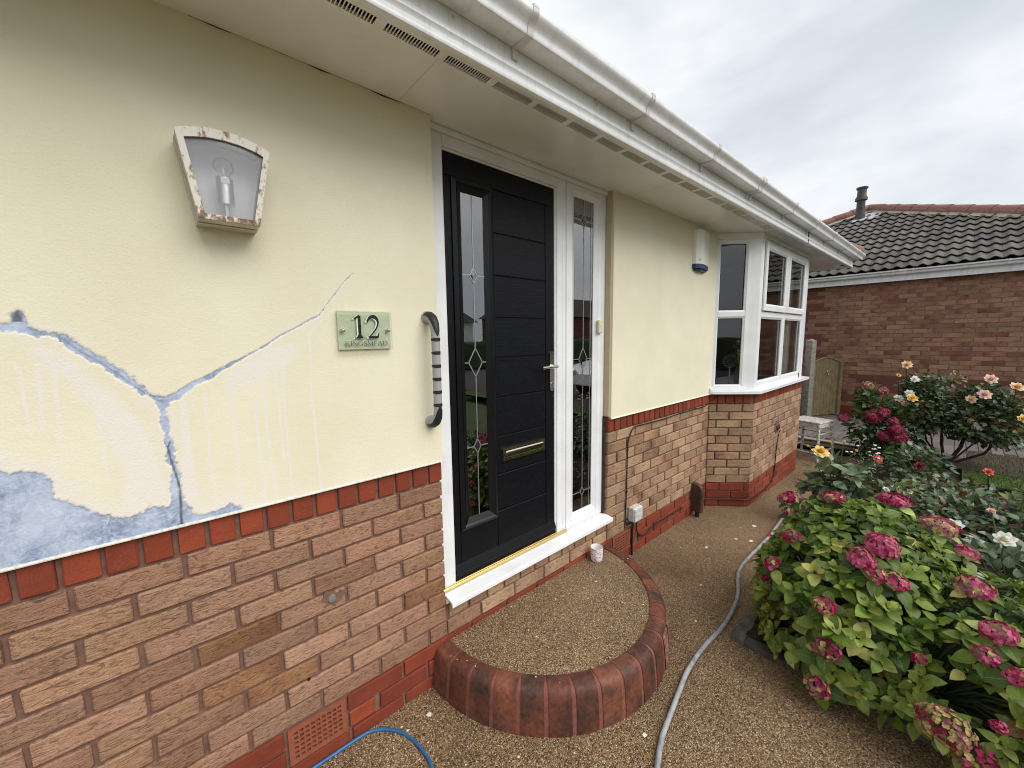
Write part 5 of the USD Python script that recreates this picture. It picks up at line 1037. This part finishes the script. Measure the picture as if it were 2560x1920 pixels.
def emit_leaves(parent, leaves, m, nsep, name='leaf', smooth=True):
    """leaves: (P, uv, tint, pos). The nsep that show largest become parts, the rest one foliage part."""
    order = sorted(range(len(leaves)), key=lambda i: np.linalg.norm(leaves[i][3]-CAM)); sep = set(order[:nsep]); rest = MB()
    for i, (P, uv, t, _) in enumerate(leaves):
        if i in sep: MB().grid(P, t, uv).build(name, m, parent, smooth=True, tint=True, uv=True)
        else: rest.grid(P, t, uv)
    if rest.v: rest.build('foliage', m, parent, smooth=True, tint=True, uv=True, kind='stuff')
MAG, PNK, TAN, DUS, CRM = (.30, .018, .072), (.52, .105, .20), (.46, .31, .15), (.27, .10, .11), (.58, .42, .24)
def flower_head(parent, c, ax, R, mixw, r, flat=.62, el=1.0, name='flower_head'):
    """mophead of four-petalled florets on a dome; mixw: weights of magenta, pink, tan, dusty"""
    ax = unit(ax); a = unit(np.cross(ax, [.3, .2, 1])); b = np.cross(ax, a); N = int(np.clip((R/.0092)**2*1.7, 18, 300)); m = MB()
    ph = r.random()*6.3; gold = 2.39996
    for k in range(N):
        ct = 1-(k+.5)/N*1.12; st = math.sqrt(max(0, 1-ct*ct)); th = k*gold+ph; o = unit(a*st*math.cos(th)+b*st*math.sin(th)+ax*ct)
        p = c+R*(a*st*math.cos(th)*el+b*st*math.sin(th)+ax*ct*flat)*(1+r.uniform(-.07, .05))
        patch = .5+.5*math.sin(3*o@a+2.2*o@b+ph)+r.uniform(-.25, .25)
        cum = np.cumsum(mixw)/sum(mixw); col = (MAG, PNK, TAN, DUS)[int(np.searchsorted(cum, np.clip(patch, 0, .999)))]
        n_ = unit(o+np.array([r.uniform(-.3, .3) for _ in range(3)])); e = unit(np.cross(n_, [.2, .9, .4])); f = np.cross(n_, e); s = r.uniform(.0105, .0140); w = r.random()*1.57
        for q in range(4):
            t0 = w+q*math.pi/2; dv = e*math.cos(t0)+f*math.sin(t0); sv = -e*math.sin(t0)+f*math.cos(t0); cup = r.uniform(-.2, .35)
            tt_ = jit(col, r, .42)
            m.add([p, p+s*(.45*dv+.52*sv+cup*.3*n_), p+s*(.92*dv+.34*sv+cup*n_), p+s*(.92*dv-.34*sv+cup*n_), p+s*(.45*dv-.52*sv+cup*.3*n_)], [[0, 1, 2], [0, 2, 3], [0, 3, 4]], tt_)
    return m.build(name, 'petal', parent, tint=True)
def rose(parent, c, ax, R, cols, r, name='flower', open_=1.0):
    ax = unit(ax); a = unit(np.cross(ax, [.3, .25, 1])); b = np.cross(ax, a); m = MB()
    for ly, (n_, rad, tilt) in enumerate(((3, .30, .15), (4, .46, .32), (5, .66, .55), (6, .86, .82), (7, 1.0, 1.08))):
        for k in range(n_):
            th = 2*math.pi*(k+.37*ly)/n_+r.uniform(-.2, .2); dv = a*math.cos(th)+b*math.sin(th); sv = -a*math.sin(th)+b*math.cos(th); tl = tilt*open_+r.uniform(-.12, .12); rows = []
            for v in np.linspace(0, 1, 4):
                ang = tl*v*1.05; out = dv*(rad*.42*R*(.25+v*.5)+R*.75*math.sin(ang)*v*rad)+ax*(R*.62*v*math.cos(ang)-.08*R*ly*.35); row = []
                for h in np.linspace(-1, 1, 4): row.append(c+out+sv*h*rad*R*.56*math.sin(math.pi*(.25+.62*v))-dv*abs(h)**2*rad*R*.18+ax*(r.uniform(-.03, .03)*R+(.10*R if v == 1 else 0)*(abs(h) < .5)))
                rows.append(row)
            m.grid(np.array(rows), jit(cols[min(ly//2, len(cols)-1)], r, .14))
    core = [(.30*R*math.sin(t), .50*R-.42*R*math.cos(t)*-1-.10*R) for t in np.linspace(0.05, 2.6, 7)]
    m.lathe(core, c-ax*.10*R, 9, ax, tint=jit(cols[0], r, .1))
    return m.build(name, 'petal', parent, smooth=True, tint=True)
# --- the big hydrangea in the planter
HY = thing('hydrangea', 'big leafy hydrangea with fading magenta flower heads spilling over the planter edge', 'shrub')
r = random.Random(41); ELL = [(np.array([2.85, -1.22, .25]), np.array([.57, .40, .46])), (np.array([2.72, -1.75, .20]), np.array([.50, .60, .35]))]
HEADS = [((2.90, -.90, .655), .066, (4, 1, 3, 1)), ((2.851, -.92, .595), .040, (0, 0, 5, 2)), ((2.556, -.991, .588), .047, (3, 0, 1, 3)), ((2.467, -.945, .461), .045, (1, 2, 3, 1)), ((2.905, -1.093, .716), .064, (3, 0, 3, 2)), ((3.02, -1.311, .735), .068, (6, 2, 0, 0)), ((3.0, -1.47, .665), .078, (2, 2, 5, 1)), ((2.95, -1.556, .590), .050, (1, 5, 1, 0)),
 ((2.565, -1.313, .668), .078, (1, 8, 0, 0)), ((2.471, -1.26, .627), .062, (2, 6, 0, 1)), ((2.439, -1.312, .592), .044, (2, 2, 3, 2)), ((2.458, -1.371, .579), .050, (2, 4, 2, 0)), ((2.303, -1.18, .446), .048, (4, 1, 2, 0)), ((2.253, -1.201, .293), .053, (4, 1, 1, 3)), ((2.25, -1.183, .110), .056, (2, 0, 5, 1)), ((2.66, -1.58, .562), .072, (2, 2, 3, 2)), ((2.447, -1.635, .52), .056, (1, 6, 0, 1)), ((2.359, -1.606, .468), .044, (1, 2, 1, 4)), ((2.323, -1.677, .454), .036, (3, 2, 0, 0)),
 ((2.21, -1.532, .245), .074, (1, 0, 7, 1)), ((2.19, -1.600, .205), .056, (4, 2, 3, 0)), ((2.318, -1.458, .38), .021, (1, 2, 3, 1)), ((2.219, -1.642, .326), .016, (3, 2, 0, 0)), ((2.49, -.915, .36), .017, (4, 1, 0, 0))]
HP = np.array([h[0] for h in HEADS])
tips = []
def tip(p, ax, s=1.0): tips.append((np.asarray(p, float), unit(ax), s))
tries = 0
while len(tips) < 620 and tries < 26000:
    tries += 1; c0, rad = ELL[0 if r.random() < .55 else 1]; v = unit([r.gauss(0, 1), r.gauss(0, 1), r.gauss(.25, 1)])
    if v[2] < -.45: continue
    deep = r.random() < .22; p = c0+v*rad*(r.uniform(.62, .85) if deep else r.uniform(.92, 1.06))
    if p[2] < .07 or (p[2] < .22 and p[0] > 2.7): continue
    if any((((p-c1)/r1)**2).sum() < (.5 if deep else .86) for c1, r1 in ELL): continue
    if not deep and any(np.linalg.norm(p-t[0]) < (.034 if p[1] < -1.45 else .039) for t in tips): continue
    if min(np.linalg.norm(HP-p, axis=1)) < .052: continue
    nr = unit(v/rad); tip(p, nr*.75+np.array([0, 0, .5])+np.array([r.uniform(-.2, .2) for _ in range(3)]), r.uniform(.75, 1.2)*(.8 if deep else 1))
leaves = []; stems = MB()
GRN = [(.048, .095, .010), (.072, .128, .012), (.110, .172, .018), (.160, .220, .030), (.034, .072, .009)]
for p, ax, s in tips:
    s *= .80 if p[1] < -1.45 else .92
    a = unit(np.cross(ax, [.3, .5, .2])); b = np.cross(ax, a); ph = r.random()*6.3
    low = p[2] < .34 and p[0] < 2.65; base = r.choice(GRN[1:4] if low or r.random() < .3 else GRN)
    yel = r.random()
    for k, (L, tilt, drop) in enumerate(((.026, .40, .0), (.050, .80, .010), (.074, 1.15, .022), (.088, 1.45, .040))):
        for q in range(2):
            th = ph+k*math.pi/2+q*math.pi+r.uniform(-.25, .25); dv = a*math.cos(th)+b*math.sin(th); ti = tilt+r.uniform(-.18, .18)
            d = dv*math.sin(ti)+ax*math.cos(ti); n_ = ax*math.sin(ti)-dv*math.cos(ti); bp0 = p-ax*drop*s+dv*.006; L2 = L*s*r.uniform(.85, 1.12)
            col = jit(base, r)
            if k < 2: col = tuple(np.array(col)*np.array([1.35, 1.25, 1.2]))
            if low and r.random() < .5: col = jit((.21, .25, .05), r)
            if k == 3 and r.random() < .035: col = jit((.19, .10, .035), r)
            if (k == 3 and yel < .12) or (yel > .985): col = jit((.46, .45, .13), r)
            P, uv = leaf(bp0, d, n_, L2, L2*r.uniform(.62, .76), r.uniform(.12, .42), r.uniform(.08, .38), r.uniform(-.25, .25), r); leaves.append((P, uv, col, P.mean((0, 1))))
    root = np.array([2.75+.25*(p[0]-2.75), -1.4+.4*(p[1]+1.4), .05]); stems.tube([root, (root+p)/2+np.array([0, 0, .03]), p-ax*.01], [.006, .004, .003], 5, False)
stems.build('stems', 'stem_green', HY)
for c, R, w in HEADS:
    c = np.array(c); k = min(range(2), key=lambda i: ((((c-ELL[i][0])/ELL[i][1])**2).sum())); nr = unit((c-ELL[k][0])/ELL[k][1]**2); cv = unit(CAM-c); ax = unit(nr*.8+np.array([0, 0, .45])+cv*.35)
    flower_head(HY, c+nr*.004, ax, R*.74, w, r, r.uniform(.42, .62), r.uniform(1.0, 1.45))
    a = unit(np.cross(ax, [.3, .5, .2])); b = np.cross(ax, a); ph = r.random()*6.3
    if R > .03:
        for k in range(5):
            th = ph+k*2*math.pi/5; dv = a*math.cos(th)+b*math.sin(th); ti = 1.5+r.uniform(-.2, .25); L2 = r.uniform(.055, .085); P, uv = leaf(c-ax*.022+dv*R*.35, dv*math.sin(ti)+ax*math.cos(ti), ax*math.sin(ti)-dv*math.cos(ti), L2, L2*.68, .25, .25, r.uniform(-.2, .2), r); leaves.append((P, uv, jit((.42, .44, .14) if r.random() < .12 else r.choice(GRN[1:]), r), c))
        root = np.array([2.75+.25*(c[0]-2.75), -1.4+.4*(c[1]+1.4), .05]); MB().tube([root, (root+c)/2, c-ax*.01], .004, 5).build('flower_stem', 'stem_green', HY)
emit_leaves(HY, leaves, 'hydrangea_leaf', 300)

def bush(name, label, cat, ells, n, Lr, pal, seed, m='rose_leaf', shell=.6, stems_n=14, root=None, nsep=0, wl=.6, up=.5, group=None, gap=0.0, zmin=.04, stem_r=.005, bark='stem_green'):
    r = random.Random(seed); t = thing(name, label, cat, group); leaves = []; ells = [(np.array(c, float), np.array(q, float)) for c, q in ells]; wts = [q.prod()**.66 for _, q in ells]; root = np.array(root if root is not None else (ells[0][0][0], ells[0][0][1], .03)); sm = MB()
    for k in range(n):
        c0, rad = r.choices(ells, wts)[0]; v = unit([r.gauss(0, 1) for _ in range(3)]); p = c0+v*rad*(1-shell*r.random()**1.6*(1-.1))
        if p[2] < zmin or (gap and meshkit.noise(p*9.0, seed) < gap): continue
        d = unit(v*.8+np.array([r.uniform(-.8, .8), r.uniform(-.8, .8), r.uniform(-.5, .5)])); n_ = unit(v*.5+np.array([r.uniform(-.4, .4), r.uniform(-.4, .4), up+.3])); L = r.uniform(*Lr)
        P, uv = leaf(p, d, n_, L, L*wl*r.uniform(.85, 1.15), r.uniform(.0, .4), r.uniform(0, .4), r.uniform(-.4, .4)); leaves.append((P, uv, jit(r.choice(pal), r), p))
    for k in range(stems_n):
        c0, rad = r.choices(ells, wts)[0]; v = unit([r.gauss(0, 1), r.gauss(0, 1), r.gauss(.3, .7)]); e = c0+v*rad*.85; a = root+np.array([r.uniform(-.05, .05), r.uniform(-.05, .05), 0]); sm.tube([a, a*.55+e*.45+np.array([r.uniform(-.05, .05), r.uniform(-.05, .05), .05]), e], [stem_r*1.3, stem_r, stem_r*.5], 5, False)
    if stems_n: sm.build('stems', bark, t)
    emit_leaves(t, leaves, m, nsep)
    return t, r
DG = [(.022, .050, .018), (.032, .065, .022), (.045, .080, .026), (.060, .095, .040)]; BG = [(.070, .118, .060), (.095, .15, .082), (.13, .185, .112), (.050, .092, .040), (.20, .25, .17)]
YG = [(.09, .12, .025), (.14, .165, .035), (.07, .10, .025)]; RDL = [(.10, .030, .018), (.13, .05, .025), (.08, .04, .02)]
YEL, PCH, WHT, PKP, DRD, COR = [(.80, .45, .07), (.85, .60, .16), (.86, .68, .30)], [(.84, .45, .16), (.86, .58, .34), (.86, .68, .50)], [(.80, .76, .62), (.84, .82, .76), (.86, .85, .82)], [(.80, .42, .30), (.84, .58, .46), (.86, .68, .60)], [(.14, .008, .02), (.20, .012, .03)], [(.62, .08, .07), (.70, .16, .13)]
# --- yellow rose in front of the bay
t, r = bush('rose_bush', 'young yellow rose with large glossy leaves leaning over the path before the bay', 'rose bush', [((4.33, -.84, .40), (.15, .15, .16)), ((4.34, -.97, .42), (.12, .10, .12)), ((4.30, -.76, .28), (.10, .08, .13))], 200, (.075, .112), BG[:3]+BG[:3]+DG[3:]+BG[4:], 51, shell=.8, stems_n=12, root=(4.36, -.93, .03), nsep=200, wl=.64)
rose(t, np.array([4.27, -.785, .615]), (-.5, -.35, .8), .062, YEL, r, open_=1.15)
for p, c in (((4.4, -.91, .70), PCH), ((4.4, -.82, .68), YEL), ((4.38, -.68, .62), YEL), ((4.4, -.99, .64), YEL)):
    p = np.array(p); rose(t, p, (0, 0, 1), .020, c, r, 'bud', .25); MB().tube([(4.36, -.9, .4), p*.5+np.array([4.36, -.9, .5])*.5, p], .0032, 5).build('flower_stem', 'stem_green', t)
# --- dark hydrangea and the standard rose behind
t, r = bush('hydrangea', 'dark green hydrangea with deep crimson heads beside the far gate', 'shrub', [((6.95, -.84, .42), (.26, .26, .38)), ((6.95, -1.02, .36), (.24, .22, .32)), ((6.98, -.78, .70), (.18, .14, .22))], 620, (.07, .12), [(.028, .062, .016), (.040, .085, .02), (.055, .105, .026), (.085, .13, .035)], 61, 'hydrangea_leaf', .55, 14, (7.0, -.92, .03), 40, .62)
for c, R, w in (((6.70, -.57, .51), .060, (5, 0, 0, 1)), ((6.68, -.86, .58), .085, (6, 0, 0, 1)), ((6.68, -.94, .63), .060, (5, 1, 0, 1)), ((6.68, -1.03, .54), .05, (4, 0, 0, 2)), ((6.68, -.97, .35), .072, (6, 0, 0, 1)), ((6.66, -1.06, .45), .068, (6, 0, 0, 1)), ((6.66, -1.10, .36), .068, (6, 0, 0, 1)), ((6.80, -.76, .93), .060, (0, 0, 5, 3)), ((6.8, -.90, .88), .055, (1, 0, 3, 4))):
    flower_head(t, np.array(c), (-.8, -.3, .5), R, w, r)
t, r = bush('rose_tree', 'spreading old rose with bare stems and peach flowers before the far wall', 'rose bush', [((7.22, -1.26, .66), (.34, .26, .30)), ((7.20, -1.62, .63), (.36, .30, .28)), ((7.22, -1.84, .54), (.26, .22, .28)), ((7.2, -1.22, .90), (.18, .18, .16)), ((7.2, -1.72, .86), (.15, .2, .13))], 3600, (.042, .068), DG+DG[1:]+BG[1:3]+YG[:1]+RDL[:1], 71, 'rose_leaf', .75, 0, None, 0, .66, gap=.12, zmin=.30)
tr = np.array([7.30, -1.47, .0])
for e, rad in (((7.25, -1.62, .55), .022), ((7.2, -1.88, .48), .016), ((7.25, -1.40, .6), .017), ((7.2, -1.22, .62), .013), ((7.3, -1.10, .6), .010), ((7.15, -1.30, .5), .009), ((7.2, -1.75, .7), .010)):
    e = np.array(e); MB().tube([tr+np.array([0, (e[1]+1.47)*.1, 0]), tr*.55+e*.45+np.array([0, (e[1]+1.47)*.25, -.03]), e, e+np.array([0, (e[1]+1.47)*.3, .2])], [rad, rad*.85, rad*.6, rad*.3], 7).build('branch', 'bark', t, smooth=60)
for p, R, c in (((7.0, -1.07, 1.19), .065, PCH), ((7.0, -1.01, 1.06), .032, YEL), ((7.0, -1.15, 1.02), .055, WHT), ((6.98, -1.03, .78), .058, WHT), ((6.98, -1.12, .85), .058, WHT), ((6.92, -1.15, .80), .070, YEL), ((6.98, -1.09, .72), .050, PKP), ((6.98, -1.60, .83), .060, PCH), ((6.98, -1.69, .89), .074, PKP), ((7.0, -1.72, 1.06), .072, PKP), ((7.0, -1.90, .99), .072, PCH), ((7.0, -1.97, .66), .06, YEL)):
    p = np.array(p); rose(t, p, (-.75+r.uniform(-.2, .2), -.35, .6), R*.86, c, r); MB().tube([p+np.array([.2, 0, -.25]), p+np.array([.05, 0, -.08]), p], .005, 5).build('flower_stem', 'stem_green', t)
rr2 = random.Random(81)
# --- shoots above the tree and low roses in the bed
t, r = bush('climbing_shoots', 'reddish young rose shoots rising above the old rose on the right', 'rose bush', [((7.3, -1.35, 1.0), (.2, .25, .14)), ((7.25, -1.95, .78), (.2, .22, .2)), ((7.3, -1.1, .95), (.12, .12, .10))], 420, (.032, .055), YG+RDL+DG[2:], 83, 'rose_leaf', .9, 16, (7.3, -1.5, .3), 0, .6, gap=.3)
LOW = [((5.05, -1.22, .12), (.34, .22, .13), YG+YG+BG[:1]+RDL[:1], 'yellowish low rose leaves nearest the soil gap behind the hydrangea'), ((5.30, -1.52, .13), (.40, .30, .15), BG+RDL[:1], 'blue green low rose spreading in the middle of the bed'), ((4.62, -1.62, .18), (.40, .30, .20), BG+DG[1:]+RDL[:1], 'blue green low rose right behind the large hydrangea'),
       ((4.75, -2.00, .22), (.40, .32, .22), YG+BG[:3]+RDL, 'brown and green rose at the right edge behind the white roses'), ((5.75, -1.60, .07), (.35, .30, .10), DG+YG+RDL, 'low rose with reddish leaves before the lawn'), ((6.25, -1.25, .16), (.42, .28, .20), DG+YG[:1]+BG[:2], 'dark low rose growing under the old rose'), ((3.72, -1.78, .20), (.34, .26, .20), BG+DG[2:], 'pale leaved rose carrying white flowers at the right edge')]
for k, (c, q, pal, lab) in enumerate(LOW):
    t, r = bush('low_rose', lab, 'rose bush', [(c, q)], int(480+200*(k in (2, 3))), (.045, .078), pal, 90+k, 'rose_leaf', .55, 10, None, 40 if k == 6 else 0, .66, up=.8, gap=.22, zmin=.05)
    if k == 6:
        for p, R in (((3.72, -1.53, .44), .046), ((3.75, -1.72, .42), .050), ((3.85, -1.62, .33), .04)): p = np.array(p); rose(t, p, (-.6, .1, .75), R, WHT, r); MB().tube([(3.75, -1.7, .15), p-np.array([0, 0, .02])], .004, 5).build('flower_stem', 'stem_green', t)
        p = np.array([4.1, -1.68, .46]); rose(t, p, (-.5, 0, .8), .03, PKP, r, 'bud', .5); MB().tube([(3.9, -1.75, .15), p], .004, 5).build('flower_stem', 'stem_green', t)
    if k == 5:
        for p, c_ in (((5.9, -1.30, .24), DRD), ((6.0, -.98, .22), COR)): rose(t, np.array(p), (-.6, -.3, .7), .05, c_, r)
    if k == 4:
        for p in ((5.6, -1.72, .36),): rose(t, np.array(p), (-.6, -.3, .7), .04, COR, r); MB().tube([(5.75, -1.75, .1), p], .005, 5).build('flower_stem', 'bark', t)
    if k == 0:
        for p in ((4.98, -1.2, .24), (5.0, -1.28, .22), (4.9, -1.15, .23), (4.85, -1.38, .25)): rose(t, np.array(p), (-.5, -.2, .8), .028, WHT, r, 'flower', 1.2)
t, r = bush('grey_herb', 'pale grey green herb with small white button flowers beside the soil', 'plant', [((5.75, -.90, .18), (.16, .14, .14))], 260, (.02, .035), BG, 121, 'rose_leaf', .8, 10, None, 0, .45)
for k in range(12):
    e = np.array([5.75+r.uniform(-.12, .12), -.90+r.uniform(-.13, .13), r.uniform(.30, .44)]); MB().tube([(5.75, -.9, .1), e*.6+np.array([5.75, -.9, .1])*.4+np.array([0, 0, .03]), e], .0022, 4).build('flower_stem', 'stem_green', t); MB().lathe([(0, .008), (.012, .006), (.015, 0), (.008, -.006), (0, -.008)], e, 8).build('button_flower', 'cup_glaze', t, smooth=True)
t, r = bush('tall_herb', 'tall thin stems with grey white button flowers at the far right edge', 'plant', [((4.75, -1.93, .45), (.14, .14, .34))], 240, (.02, .04), BG+YG[:1], 131, 'rose_leaf', .9, 12, (4.75, -1.93, .03), 0, .4)
for k in range(11):
    e = np.array([4.72+r.uniform(-.14, .14), -1.86+r.uniform(-.12, .12), r.uniform(.66, .92)]); MB().tube([(4.75, -1.9, .1), e*.6+np.array([4.75, -1.9, .1])*.4+np.array([0, 0, .05]), e], .0024, 4).build('flower_stem', 'stem_green', t); MB().lathe([(0, .008), (.012, .006), (.015, 0), (.008, -.006), (0, -.008)], e, 8).build('button_flower', 'cup_glaze', t, smooth=True)
CV = thing('ground_cover', 'small dark leaves and clippings scattered on the soil of the bed', 'ground cover', kind='stuff')
cr_ = random.Random(141); m = MB()
for k in range(900):
    x, y = cr_.uniform(2.5, 7.1), -.92-abs(cr_.gauss(0, .45)); P, uv = leaf(np.array([x, y, .06+float(gz(x))+cr_.uniform(0, .03)]), [cr_.uniform(-1, 1), cr_.uniform(-1, 1), cr_.uniform(-.1, .4)], [cr_.uniform(-.4, .4), cr_.uniform(-.4, .4), 1], cr_.uniform(.02, .045), .02, .2, .2); m.grid(P, jit(cr_.choice(DG+RDL+[(.10, .07, .04)]), cr_), uv)
m.build('foliage', 'rose_leaf', CV, smooth=True, tint=True, uv=True)

# ------------------------------------------------------------------ ornaments seen through the bay glass
VS = thing('candle_holder', 'round crystal candle holder on a thin stem inside the bay window', 'ornament')
vc = np.array([4.36, -.03, 1.33]); m = MB()
for i in range(9):
    ph_ = math.pi*(i+.5)/9
    for j in range(12): m.lathe([(0, -.007), (.008, 0), (0, .007)], vc+.062*np.array([math.sin(ph_)*math.cos(j*.5236+i*.26), math.sin(ph_)*math.sin(j*.5236+i*.26), math.cos(ph_)]), 5)
m.build('bowl', 'crystal', VS); MB().tube([vc-np.array([0, 0, .062]), vc-np.array([0, 0, .25])], .006, 8).build('stem', 'crystal', VS); MB().lathe([(0, .012), (.045, .006), (.05, 0)], vc-np.array([0, 0, .256]), 16).build('foot', 'crystal', VS)
DF = thing('dried_flowers', 'vase of dried cream flowers inside the front of the bay window', 'ornament')
MB().lathe([(.03, 0), (.05, .06), (.035, .16), (.028, .19)], (4.62, -.03, 1.0746), 16).build('vase', 'cup_glaze', DF, smooth=True)
for k in range(16):
    e = np.array([4.62+rr2.uniform(-.10, .10), -.03+rr2.uniform(-.06, .06), 1.34+rr2.uniform(0, .22)]); MB().tube([(4.62, -.03, 1.22), e], .002, 4).build('stem', 'dried_flower', DF); MB().lathe([(0, .018), (.02, .008), (.024, -.006), (.008, -.02)], e, 7).build('dried_head', 'dried_flower', DF)

# ------------------------------------------------------------------ across the road: what the glass reflects
def small_house(name, label, x0, x1, y0, y1, zw, zr, wm, rm, win):
    h = thing(name, label, 'house'); MB().box(x0, x1, y0, y1, -.2, zw).build('wall', wm, h); ym = (y0+y1)/2; o = .35
    MB().add([(x0-o, y1+o, zw-.05), (x1+o, y1+o, zw-.05), (x1+o, y0-o, zw-.05), (x0-o, y0-o, zw-.05), (x0+1.5, ym, zr), (x1-1.5, ym, zr)], [[0, 1, 5, 4], [2, 3, 4, 5], [1, 2, 5, 5], [3, 0, 4, 4]]).build('roof', rm, h)
    MB().box((x0+x1)/2-.4, (x0+x1)/2+.4, ym-.3, ym+.3, zr-.5, zr+.9).build('chimney', 'red_brick_c', h)
    for a, b, c, d in win: w = MB().box(a, b, y1+.002, y1+.05, c, d).build('window', 'white_pvc', h); MB().box(a+.08, b-.08, y1+.0502, y1+.055, c+.08, d-.08).build('pane', 'room_dark', w)
    return h
small_house('far_house', 'white walled house across the road behind the viewer reflected in the door glass', 4.5, 20, -33, -26, 3.0, 5.6, 'far_white', 'far_roof', [(6, 7.8, .9, 2.2), (10, 11.5, .9, 2.2), (15, 17, .9, 2.2)])
small_house('far_house', 'dark brick house across the road behind the viewer reflected in the bay glass', -26, -13.0, -34, -26, 3.6, 6.0, 'far_brick_c', 'far_roof', [(-24, -22, .9, 2.2), (-17, -15, .9, 2.2)])
small_house('far_house', 'tall brick house further along the road behind the viewer', 27, 44, -34, -26, 3.8, 6.2, 'far_brick_a', 'far_roof', [(30, 32, .9, 2.2), (38, 40, .9, 2.2)])
HG = thing('hedge', 'clipped green hedge along the far side of the road behind the viewer', 'hedge')
m = MB(); X = np.linspace(-25, 45, 120); ring = [(-.5, -.1), (-.55, 1.1), (-.3, 1.4), (.3, 1.4), (.55, 1.1), (.5, -.1)]
m.grid(np.array([[(x, -17+y*(1+.15*math.sin(x*3+i)), z*(1+.06*math.sin(x*2.3+i*2))) for i, (y, z) in enumerate(ring)] for x in X])); m.build('foliage', 'hedge', HG, smooth=True)
CR = thing('parked_car', 'white car parked on the drive to the right and reflected in the sidelight', 'car')
cp = [(0, .35), (.05, .62), (.25, .80), (1.15, .93), (1.75, 1.36), (2.2, 1.46), (3.1, 1.42), (3.75, 1.05), (4.05, .95), (4.15, .55), (4.1, .32), (3.75, .30), (3.62, .56), (3.35, .66), (3.08, .56), (2.95, .30), (1.2, .28), (1.07, .55), (.80, .65), (.53, .55), (.40, .30)]
MB().prism(Polygon(cp).buffer(-.02).buffer(.03), lambda p, q, d: np.stack([8.2+p, np.full(len(p), d), q], 1), -5.3, -3.6).build('body', 'car_white', CR)
for y in (-5.306, -3.6): MB().prism(Polygon([(1.35, .97), (1.82, 1.32), (2.2, 1.38), (3.05, 1.34), (3.5, 1.02)]), lambda p, q, d: np.stack([8.2+p, np.full(len(p), d), q], 1), y, y+.006).build('side_window', 'car_dark', CR)
MB().add([(9.37, -5.15, .97), (9.37, -3.75, .97), (9.90, -3.85, 1.345), (9.90, -5.05, 1.345)], np.array([[0, 1, 2, 3]])).build('windscreen', 'car_dark', CR)
for x in (9.0, 11.55):
    for y in (-5.32, -3.80): w = MB().lathe([(.0, 0), (.18, 0), (.31, -.0), (.32, .05), (.32, .17), (.30, .22), (0, .22)], (x, y, .32), 24, (0, 1, 0)).build('wheel', 'car_dark', CR, smooth=30); MB().lathe([(0, .235), (.17, .225), (.19, .22)], (x, y, .32), 16, (0, 1, 0)).build('rim', 'steel', w)
for y in (-5.15, -3.95): MB().box(8.205, 8.30, y, y+.2, .60, .74, .02).build('headlight', 'crystal', CR)
